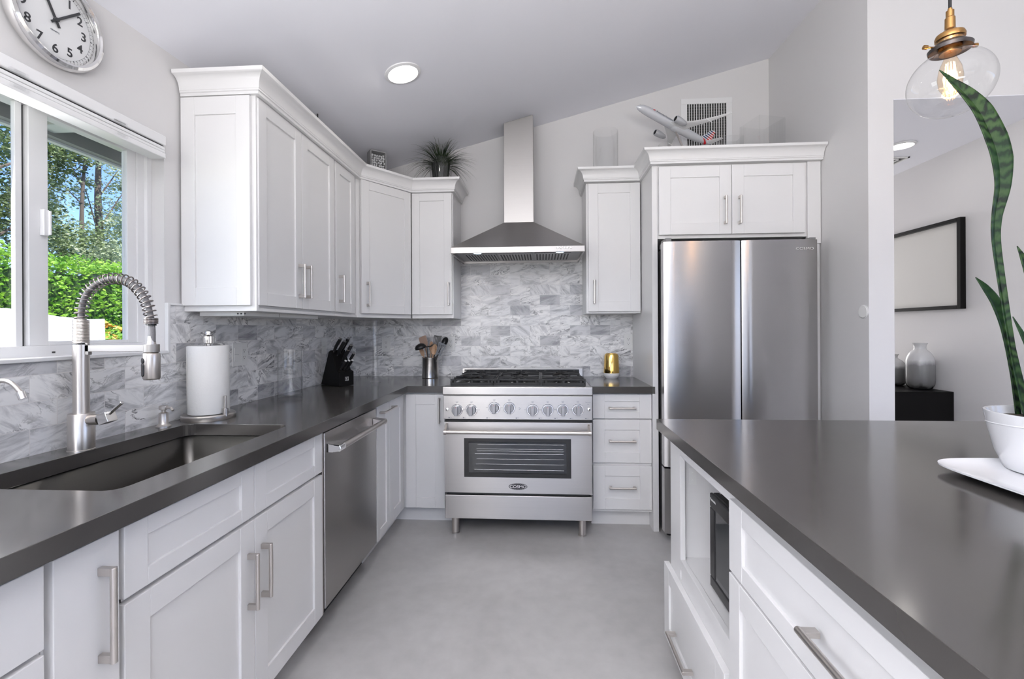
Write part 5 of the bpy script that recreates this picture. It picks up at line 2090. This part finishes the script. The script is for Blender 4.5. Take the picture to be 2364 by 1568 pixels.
for sg in (1, -1):
    b = MB()
    foil(b, (0.12, 0.03 * sg, -0.018, 0.20), (-0.06, 0.20 * sg, 0.0, 0.085), 0.014, 0.006, 4)
    foil(b, (-0.06, 0.20 * sg, 0.0, 0.085), (-0.27, 0.47 * sg, 0.065, 0.022), 0.006, 0.002, 6, 0.4)
    wg = b.build('wing', mAIRw, air)
    for yy, xx in ((0.22, -0.155), (0.30, -0.20)):
        b = MB()
        b.tube([TP @ Vector((xx + 0.05, yy * sg, 0.004 + yy * 0.03)), TP @ Vector((xx - 0.02, yy * sg, 0.0 + yy * 0.03))], [0.003, 0.0015], 8)
        b.build('flap_fairing', mAIRw, wg)
    T = TP @ Matrix.Translation((0.035, 0.165 * sg, -0.045)) @ Matrix.Rotation(pi / 2, 4, 'Y')
    b = MB()
    b.lathe([(0.025, 0.085), (0.030, 0.088), (0.034, 0.075), (0.035, 0.04), (0.031, 0.0), (0.024, -0.035), (0.014, -0.05), (0, -0.06)], T, 28, cap=False)
    en = b.build('engine', M_SILVERP, air)
    b = MB()
    b.lathe([(0.0255, 0.084), (0.024, 0.06), (0.008, 0.058), (0.0, 0.075)], T, 24, cap=False)
    b.build('fan', pbr('fan_dark', (0.06, 0.06, 0.065), 0.35, 0.6) if sg == 1 else MATS['fan_dark'], en)
    b = MB()
    foil(b, (-0.40, 0.01 * sg, 0.018, 0.085), (-0.48, 0.155 * sg, 0.035, 0.03), 0.006, 0.002, 3)
    b.build('tailplane', mAIRw, air)
fin = [(-0.34, 0.040), (-0.455, 0.175), (-0.505, 0.178), (-0.47, 0.03)]
b = MB()
TF = TP @ Matrix(((1, 0, 0, 0), (0, 0, 1, 0), (0, 1, 0, 0), (0, 0, 0, 1)))
b.prism(fin, -0.004, 0.004, TF)
fo = b.build('tail_fin', mAIRw, air)


def fin_pt(u_, v_):
    a = Vector(fin[0]).lerp(Vector(fin[1]), v_)
    c_ = Vector(fin[3]).lerp(Vector(fin[2]), v_)
    return a.lerp(c_, u_)


for col, nm, (va, vb), k0 in ((M_NAVY, 'blue_stripes', (0.0, 0.46), 0), (M_RED, 'red_stripes', (0.46, 1.0), 0)):
    b = MB()
    for k in range(5):
        v0 = 0.10 + 0.18 * k
        if nm == 'red_stripes':
            lp = [fin_pt(0.50, v0), fin_pt(1.0, v0 - 0.02), fin_pt(1.0, v0 + 0.075), fin_pt(0.50, v0 + 0.095)]
        else:
            lp = [fin_pt(0.04, v0 + 0.02), fin_pt(0.50, v0), fin_pt(0.50, v0 + 0.095), fin_pt(0.04, v0 + 0.115)]
        for s0, s1 in ((0.004, 0.0046), (-0.0046, -0.004)):
            b.prism([tuple(p) for p in lp], s0, s1, TF)
    b.build(nm, col, fo)
b = MB()
rows = []
for x, dr in ((-0.355, 0.0008), (-0.385, 0.0008)):
    i = 0
    r = 0.0305 + (x + 0.36) * 0.16 + 0.001
    z = 0.012 - (x + 0.36) * 0.10
    rows.append([TP @ Vector((x + 0.035 * sin(a * pi / 14), r * cos(a * pi / 14), z + r * sin(a * pi / 14))) for a in range(-10, 11)])
b.grid(rows)
b.build('red_band', M_RED, air)
al = radians(28)
org = TP @ Vector((0.285, 0.0455 * cos(al), 0.0455 * sin(al)))
vv = (pu * cos(al) - ps * sin(al)).normalized()
nn = (ps * cos(al) + pu * sin(al)).normalized()
uu = -pf
TT = Matrix(((uu.x, vv.x, nn.x, org.x), (uu.y, vv.y, nn.y, org.y), (uu.z, vv.z, nn.z, org.z), (0, 0, 0, 1)))
text_mesh('American', 0.036, TT, M_GREYINK, air, name='airline_lettering', align='LEFT', sx=1.0)
b = MB()
b.prism([(-0.028, -0.004), (-0.010, 0.010), (-0.006, 0.004), (-0.012, -0.006)], 0, 0.0008, TT)
b.build('red_emblem', M_RED, air)
b = MB()
b.box(0.455, 0.470, -0.018, 0.018, 0.006, 0.012, TP)
b.build('cockpit_glass', M_BLACK, air)
b = MB()
p1 = TP @ Vector((-0.02, 0, -0.045))
p2 = Vector((1.045, 3.16, TRc + 0.012))
b.tube([p1, p2], [0.006, 0.012], 10, flat=(1, 0.5))
b.build('stand_arm', M_NICKEL, air)
b = MB()
b.prism(rrect(0.99, 1.16, 3.10, 3.30, 0.05), TRc, TRc + 0.014)
b.build('stand_base', M_DWOOD, air, bevel=0.003)

# ================================================================== CLOCK
ck = thing('wall_clock', (-1.512, 1.318, 2.243), 'round chrome wall clock with black numerals above the kitchen window', 'clock')
CT = Matrix(((0, 0, 1, -1.512), (1, 0, 0, 1.318), (0, 1, 0, 2.243), (0, 0, 0, 1)))
b = MB()
b.lathe([(0.120, 0.0), (0.136, 0.004), (0.143, 0.018), (0.143, 0.030), (0.138, 0.040), (0.130, 0.044), (0.1235, 0.041), (0.1205, 0.033), (0.1185, 0.018)], CT, 72, cap=False)
b.build('rim', M_CHROME, ck)
b = MB()
b.lathe([(0, 0.016), (0.121, 0.016), (0.121, 0.018), (0, 0.018)], CT, 64, smooth=False)
dial = b.build('dial', pbr('dial_white', (0.80, 0.79, 0.80), 0.5), ck)
for h in range(1, 13):
    a = pi / 2 - h * pi / 6
    text_mesh(str(h), 0.038, CT @ Matrix.Translation((0.088 * cos(a), 0.088 * sin(a), 0.0186)), M_INK, dial, name='numeral', offset=0.0006)
b = MB()
for m_ in range(60):
    a = pi / 2 - m_ * pi / 30
    T = CT @ Matrix.Rotation(a, 4, 'Z')
    w_ = 0.0011 if m_ % 5 == 0 else 0.0004
    b.box(0.1105, 0.1165, -w_, w_, 0.018, 0.0186, T)
b.tube([CT @ Vector((0.1105 * cos(a * pi / 36), 0.1105 * sin(a * pi / 36), 0.0182)) for a in range(72)], 0.0003, 4, closed=True)
b.build('minute_track', M_INK, dial)
text_mesh('QUARTZ', 0.0065, CT @ Matrix.Translation((0, -0.035, 0.0185)), M_GREYINK, dial, name='maker_mark')
for nm, ang, L, w_ , zz in (('hour_hand', -27, 0.062, 0.0042, 0.021), ('minute_hand', 46.5, 0.098, 0.0036, 0.024)):
    T = CT @ Matrix.Rotation(radians(-ang), 4, 'Z')
    b = MB()
    b.box(-w_, w_, -0.022, L, zz, zz + 0.0015, T)
    b.build(nm, M_INK, ck)
b = MB()
b.lathe([(0, 0.018), (0.006, 0.018), (0.006, 0.028), (0, 0.028)], CT, 20)
b.build('hub', M_INK, ck)
b = MB()
b.lathe([(0, 0.0345), (0.119, 0.0345), (0.119, 0.035), (0, 0.035)], CT, 64, smooth=False)
b.build('clock_glass', M_WINGLASS, ck)

# ================================================================== PENDANT LAMPS
def pendant(x, y, z, a, bb, label, tilt=20):
    t = thing('pendant_lamp', (x, y, z - bb), label, 'pendant lamp')
    zc_ = ceil_z(x, y)
    b = MB()
    b.tube([(x, y, z + bb + 0.125), (x + 0.001, y, z + bb + 0.4), (x, y, zc_ - 0.002)], 0.0042, 10)
    b.build('cord', M_BLACK, t)
    b = MB()
    b.lathe([(0, zc_ - 0.05), (0.055, zc_ - 0.045), (0.06, zc_ - 0.02), (0.06, zc_ + 0.0)], Matrix.Translation((x, y, 0)), 32)
    b.build('canopy', M_BRASS, t)
    T = Matrix.Translation((x, y, z)) @ Matrix.Rotation(radians(-tilt), 4, 'Y')
    g = MB()
    prof = []
    for i in range(2, 33):
        th = pi * i / 32
        prof.append((a * sin(th), bb * cos(th)))
    prof.insert(0, (0.035, bb * 0.975 + 0.02))
    prof.insert(0, (0.038, bb * 0.975 + 0.035))
    prof[-1] = (0, -bb)
    g.lathe(prof, T, 56, cap=False)
    g.build('glass_globe', M_GLASS, t, sharp=80)
    b = MB()
    zt = z + bb + 0.022
    T2 = Matrix.Translation((x, y, zt - 0.0)) @ Matrix.Rotation(radians(-tilt * 0.8), 4, 'Y')
    b.lathe([(0.052, -0.022), (0.054, -0.012), (0.040, 0.0), (0.031, 0.003), (0.031, -0.01)], T2, 32, cap=False)
    gl = b.build('shade_ring', pbr('ring_dark', (0.10, 0.09, 0.09), 0.3, 0.8) if 'ring_dark' not in MATS else MATS['ring_dark'], t)
    for sg in (-1, 1):
        b = MB()
        p = T2 @ Vector((0.045 * sg, 0, -0.010))
        q = T2 @ Vector((0.068 * sg, 0, -0.008))
        b.cyl(p, q, 0.003, n=10)
        b.cyl(q, T2 @ Vector((0.078 * sg, 0, -0.007)), 0.0065, n=14)
        b.build('thumb_screw', M_BRASS, gl)
    b = MB()
    b.lathe([(0.026, -0.03), (0.029, 0.0), (0.030, 0.012), (0.036, 0.014), (0.037, 0.022), (0.034, 0.030), (0.022, 0.036), (0.013, 0.046), (0.0125, 0.080), (0.010, 0.083), (0.010, 0.102), (0.0055, 0.104), (0.0055, 0.11)], Matrix.Translation((x, y, zt)), 32)
    b.build('socket', M_BRASS, t)
    b = MB()
    bt = zt - 0.03
    b.lathe([(0.014, bt), (0.014, bt - 0.012), (0.027, bt - 0.045), (0.031, bt - 0.075), (0.027, bt - 0.105), (0.014, bt - 0.128), (0, bt - 0.133)], Matrix.Translation((x, y, 0)), 32, cap=False)
    bu = b.build('bulb', M_BULB, t, sharp=80)
    b = MB()
    pts = []
    for k in range(9):
        aa = pi * 2 * k / 9
        r1 = 0.010
        b.tube([(x + r1 * cos(aa), y + r1 * sin(aa), bt - 0.030), (x + r1 * 1.5 * cos(aa), y + r1 * 1.5 * sin(aa), bt - 0.095)], 0.0011, 5)
    b.build('filament', M_FILAMENT, bu)
    light('pendant_bulb_light', 'POINT', (x, y, bt - 0.06), (x, y, 0), 1.5, (1.0, 0.62, 0.34), shadow_soft_size=0.02)
    return t


pendant(1.268, 1.50, 2.035, 0.106, 0.100, 'clear glass globe pendant with a glowing filament bulb and brass socket, over the island', 0)
pendant(1.05, 0.90, 2.035, 0.106, 0.100, 'second glass globe pendant, only its edge showing in the top right corner', 0)

# ================================================================== SNAKE PLANT
M_POT = pbr('pot_glaze', (0.70, 0.705, 0.72), 0.15, coat=0.4)
tr = MB()
# platter: rounded square with up-turned rim
rows = []
cx_, cy_, hx, hy = 1.275, 1.045, 0.285, 0.235
for k, (sc_, z) in enumerate(((0.0, 0.918), (0.5, 0.918), (0.72, 0.9185), (0.85, 0.922), (0.95, 0.929), (1.0, 0.935), (1.0, 0.932), (0.94, 0.925), (0.84, 0.9185), (0.70, 0.9145), (0.0, 0.9145))):
    row = []
    for i in range(65):
        a = 2 * pi * i / 64
        e = 2 / 5.5
        row.append((cx_ + hx * sc_ * math.copysign(abs(cos(a)) ** e, cos(a)), cy_ + hy * sc_ * math.copysign(abs(sin(a)) ** e, sin(a)), z))
    rows.append(row)
tr.grid(rows)
o = tr.build('serving_platter', M_POT, sharp=60)
tag(o, 'flat white ceramic platter under the potted snake plant on the island', 'platter')
sn = thing('snake_plant', (1.262, 1.23, 0.919), 'tall snake plant with dark banded leaves in a white pot on the island', 'plant')
T = Matrix.Translation((1.262, 1.20, 0))
b = MB()
b.lathe([(0, 0.9195), (0.088, 0.9195), (0.096, 0.923), (0.112, 0.965), (0.124, 1.02), (0.131, 1.062), (0.131, 1.066), (0.126, 1.066), (0.119, 1.045), (0, 1.045)], T, 64)
pot = b.build('pot', M_POT, sn, sharp=50)
for z0, dz in ((1.035, 0.006), (0.998, 0.010), (0.960, 0.008)):
    b = MB()
    pts = []
    for i in range(48):
        a = 2 * pi * i / 48
        z = z0 + dz * sin(a + z0 * 40)
        r = 0.0975 + (z - 0.925) * 0.262 if z < 1.02 else 0.1235 + (z - 1.02) * 0.17
        r = min(r, 0.131)
        pts.append((1.262 + r * cos(a), 1.20 + r * sin(a), z))
    b.tube(pts, 0.0022, 8, closed=True)
    b.build('ridge', M_POT, pot)
b = MB()
b.lathe([(0.118, 1.046), (0.06, 1.050), (0, 1.052)], T, 40)
b.build('soil', M_SOIL, sn)


def snake_mat():
    m, t, bs = new_mat('snake_leaf')
    tc = t.nodes.new('ShaderNodeTexCoord')
    n = t.nodes.new('ShaderNodeTexNoise')
    n.inputs['Scale'].default_value = 22
    n.inputs['Detail'].default_value = 4
    mp = t.nodes.new('ShaderNodeMapping')
    mp.inputs['Scale'].default_value = (1.6, 1.6, 0.9)
    t.links.new(tc.outputs['Object'], mp.inputs[0])
    t.links.new(mp.outputs[0], n.inputs['Vector'])
    sp = t.nodes.new('ShaderNodeSeparateXYZ')
    t.links.new(tc.outputs['Object'], sp.inputs[0])
    v = math_node(t, 'ADD', math_node(t, 'MULTIPLY', sp.outputs['Z'], 210.0), math_node(t, 'MULTIPLY', n.outputs[0], 17.0))
    s_ = math_node(t, 'MULTIPLY', math_node(t, 'ADD', math_node(t, 'SINE', v), 1.0), 0.5)
    c = ramp(t, s_, [(0.08, (0.002, 0.007, 0.003)), (0.22, (0.008, 0.028, 0.008)), (0.6, (0.018, 0.050, 0.012)), (1.0, (0.036, 0.075, 0.022))])
    n2 = t.nodes.new('ShaderNodeTexNoise')
    n2.inputs['Scale'].default_value = 9
    t.links.new(tc.outputs['Object'], n2.inputs['Vector'])
    c = mixc(t, math_node(t, 'MULTIPLY', math_node(t, 'SUBTRACT', n2.outputs[0], 0.42), 3.0, clamp=True), c, (0.012, 0.045, 0.014))
    t.links.new(c, bs.inputs['Base Color'])
    bs.inputs['Roughness'].default_value = 0.42
    bs.inputs['Specular IOR Level'].default_value = 0.3
    return m


M_SNAKE = snake_mat()


def sleaf(pts, ws, y_off=0.0, face=(0, -1, 0), depth=0.22):
    C = smooth_path(pts, 6)
    n = len(C)
    W = []
    for i in range(n):
        t_ = i / (n - 1) * (len(ws) - 1)
        k = min(int(t_), len(ws) - 2)
        W.append(ws[k] + (ws[k + 1] - ws[k]) * (t_ - k))
    rows = []
    for i, p in enumerate(C):
        d_ = (C[min(i + 1, n - 1)] - C[max(i - 1, 0)]).normalized()
        nf = Vector(face)
        nf = (nf - d_ * nf.dot(d_)).normalized()
        x = d_.cross(nf)
        w_ = W[i]
        rows.append([p + x * w_ * u_ + nf * (abs(u_) * w_ * depth * 2) for u_ in (-0.5, -0.42, -0.25, -0.1, 0, 0.1, 0.25, 0.42, 0.5)])
    b = MB()
    b.grid(rows)
    return b.build('leaf', M_SNAKE, sn, solid=0.0022, recalc=False)


sleaf([(1.232, 1.24, 1.03), (1.222, 1.25, 1.115), (1.209, 1.26, 1.229), (1.198, 1.27, 1.365), (1.190, 1.28, 1.502), (1.191, 1.28, 1.570), (1.203, 1.28, 1.649), (1.199, 1.28, 1.718), (1.184, 1.28, 1.775), (1.155, 1.28, 1.844), (1.122, 1.28, 1.890), (1.088, 1.28, 1.926), (1.051, 1.275, 1.958)],
      [0.026, 0.020, 0.016, 0.019, 0.022, 0.026, 0.040, 0.054, 0.057, 0.050, 0.036, 0.018, 0.001])
sleaf([(1.262, 1.30, 1.03), (1.257, 1.31, 1.157), (1.245, 1.32, 1.274), (1.222, 1.32, 1.344), (1.198, 1.32, 1.386), (1.178, 1.32, 1.415)], [0.02, 0.026, 0.034, 0.036, 0.022, 0.001], face=(0.3, -1, 0))
sleaf([(1.272, 1.24, 1.03), (1.272, 1.25, 1.159), (1.268, 1.25, 1.274), (1.268, 1.255, 1.354), (1.250, 1.26, 1.425), (1.226, 1.26, 1.488)], [0.034, 0.046, 0.052, 0.047, 0.030, 0.001])
sleaf([(1.330, 1.30, 1.03), (1.330, 1.31, 1.153), (1.334, 1.32, 1.33), (1.325, 1.32, 1.40), (1.312, 1.32, 1.468)], [0.04, 0.05, 0.045, 0.028, 0.001], face=(-0.2, -1, 0))
sleaf([(1.222, 1.18, 1.03), (1.216, 1.19, 1.10), (1.206, 1.20, 1.175), (1.188, 1.21, 1.25), (1.166, 1.21, 1.305)], [0.018, 0.022, 0.026, 0.020, 0.001], face=(0.4, -1, 0))
sleaf([(1.178, 1.19, 1.03), (1.182, 1.19, 1.065), (1.184, 1.19, 1.095), (1.180, 1.19, 1.118)], [0.020, 0.022, 0.012, 0.001])
sleaf([(1.315, 1.17, 1.03), (1.33, 1.17, 1.2), (1.35, 1.17, 1.38), (1.37, 1.17, 1.55)], [0.04, 0.05, 0.04, 0.001])
sleaf([(1.300, 1.27, 1.03), (1.302, 1.28, 1.16), (1.300, 1.28, 1.26), (1.286, 1.28, 1.36)], [0.03, 0.034, 0.028, 0.001])

# ================================================================== HALL
cs = thing('console_table', (2.60, 3.75, 0), 'black wooden console table against the hall wall', 'console table')
b = MB()
b.box(2.30, 2.770, 3.262, 4.35, 0.60, 0.843)
b.build('drawer_case', M_BLACKWOOD, cs, bevel=0.002)
for x in (2.32, 2.72):
    for y in (3.28, 4.30):
        b = MB()
        b.box(x, x + 0.04, y, y + 0.04, 0, 0.60)
        b.build('leg', M_BLACKWOOD, cs)


def ombre(x, y, r, h, label, neck=0.45):
    z = 0.843
    b = MB()
    prof = [(0, z), (r * 0.66, z), (r * 0.88, z + h * 0.05), (r, z + h * 0.16), (r, z + h * 0.55), (r * 0.95, z + h * 0.66), (r * 0.75, z + h * 0.78), (r * neck, z + h * 0.86), (r * neck * 0.95, z + h * 0.93), (r * (neck + 0.08), z + h), (r * neck, z + h), (r * neck * 0.8, z + h * 0.9)]
    fine = [(max(0.0, q.x), q.y) for q in smooth_path([(a_, c_, 0) for a_, c_ in prof[:-2]], 4)] + prof[-2:]
    b.lathe(fine, Matrix.Translation((x, y, 0)), 44, cap=False)
    o = b.build('ombre_vase', M_OMBRE, sharp=70)
    return tag(o, label, 'vase')


m, t_, bs = new_mat('ombre_glaze')
tc = t_.nodes.new('ShaderNodeTexCoord')
sp = t_.nodes.new('ShaderNodeSeparateXYZ')
t_.links.new(tc.outputs['Generated'], sp.inputs[0])
n = t_.nodes.new('ShaderNodeTexNoise')
n.inputs['Scale'].default_value = 3
n.inputs['Detail'].default_value = 5
t_.links.new(tc.outputs['Generated'], n.inputs['Vector'])
v = math_node(t_, 'ADD', sp.outputs['Z'], math_node(t_, 'MULTIPLY', math_node(t_, 'SUBTRACT', n.outputs[0], 0.5), 0.25))
t_.links.new(ramp(t_, v, [(0.04, (0.02, 0.02, 0.02)), (0.13, (0.12, 0.12, 0.115)), (0.50, (0.22, 0.22, 0.22)), (0.62, (0.55, 0.55, 0.55)), (0.98, (0.62, 0.62, 0.61))]), bs.inputs['Base Color'])
bs.inputs['Roughness'].default_value = 0.2
M_OMBRE = m
ombre(2.686, 3.43, 0.082, 0.325, 'larger round-shouldered ombre vase, grey below and white above, on the console')
ombre(2.660, 3.66, 0.088, 0.235, 'smaller ombre vase half hidden by the wall edge on the console')
pa = thing('framed_art', (2.77, 3.75, 1.40), 'wide black-framed pale panel hanging on the hall wall', 'picture')
b = MB()
fy0, fy1, fz0, fz1, ft = 3.172, 4.40, 1.400, 2.002, 0.028
for (ya, yb, za, zb) in ((fy0 + ft, fy1 - ft, fz0, fz0 + 0.024), (fy0 + ft, fy1 - ft, fz1 - 0.024, fz1), (fy0, fy0 + ft, fz0, fz1), (fy1 - ft, fy1, fz0, fz1)):
    b.box(2.738, 2.772, ya, yb, za, zb)
b.build('frame', M_BLACKWOOD, pa, bevel=0.002)
b = MB()
b.box(2.764, 2.770, fy0 + 0.01, fy1 - 0.01, fz0 + 0.01, fz1 - 0.01)
b.build('panel', pbr('art_panel', (0.60, 0.59, 0.56), 0.4), pa)

for o in bpy.data.objects:
    if '_w' in o:
        del o['_w']
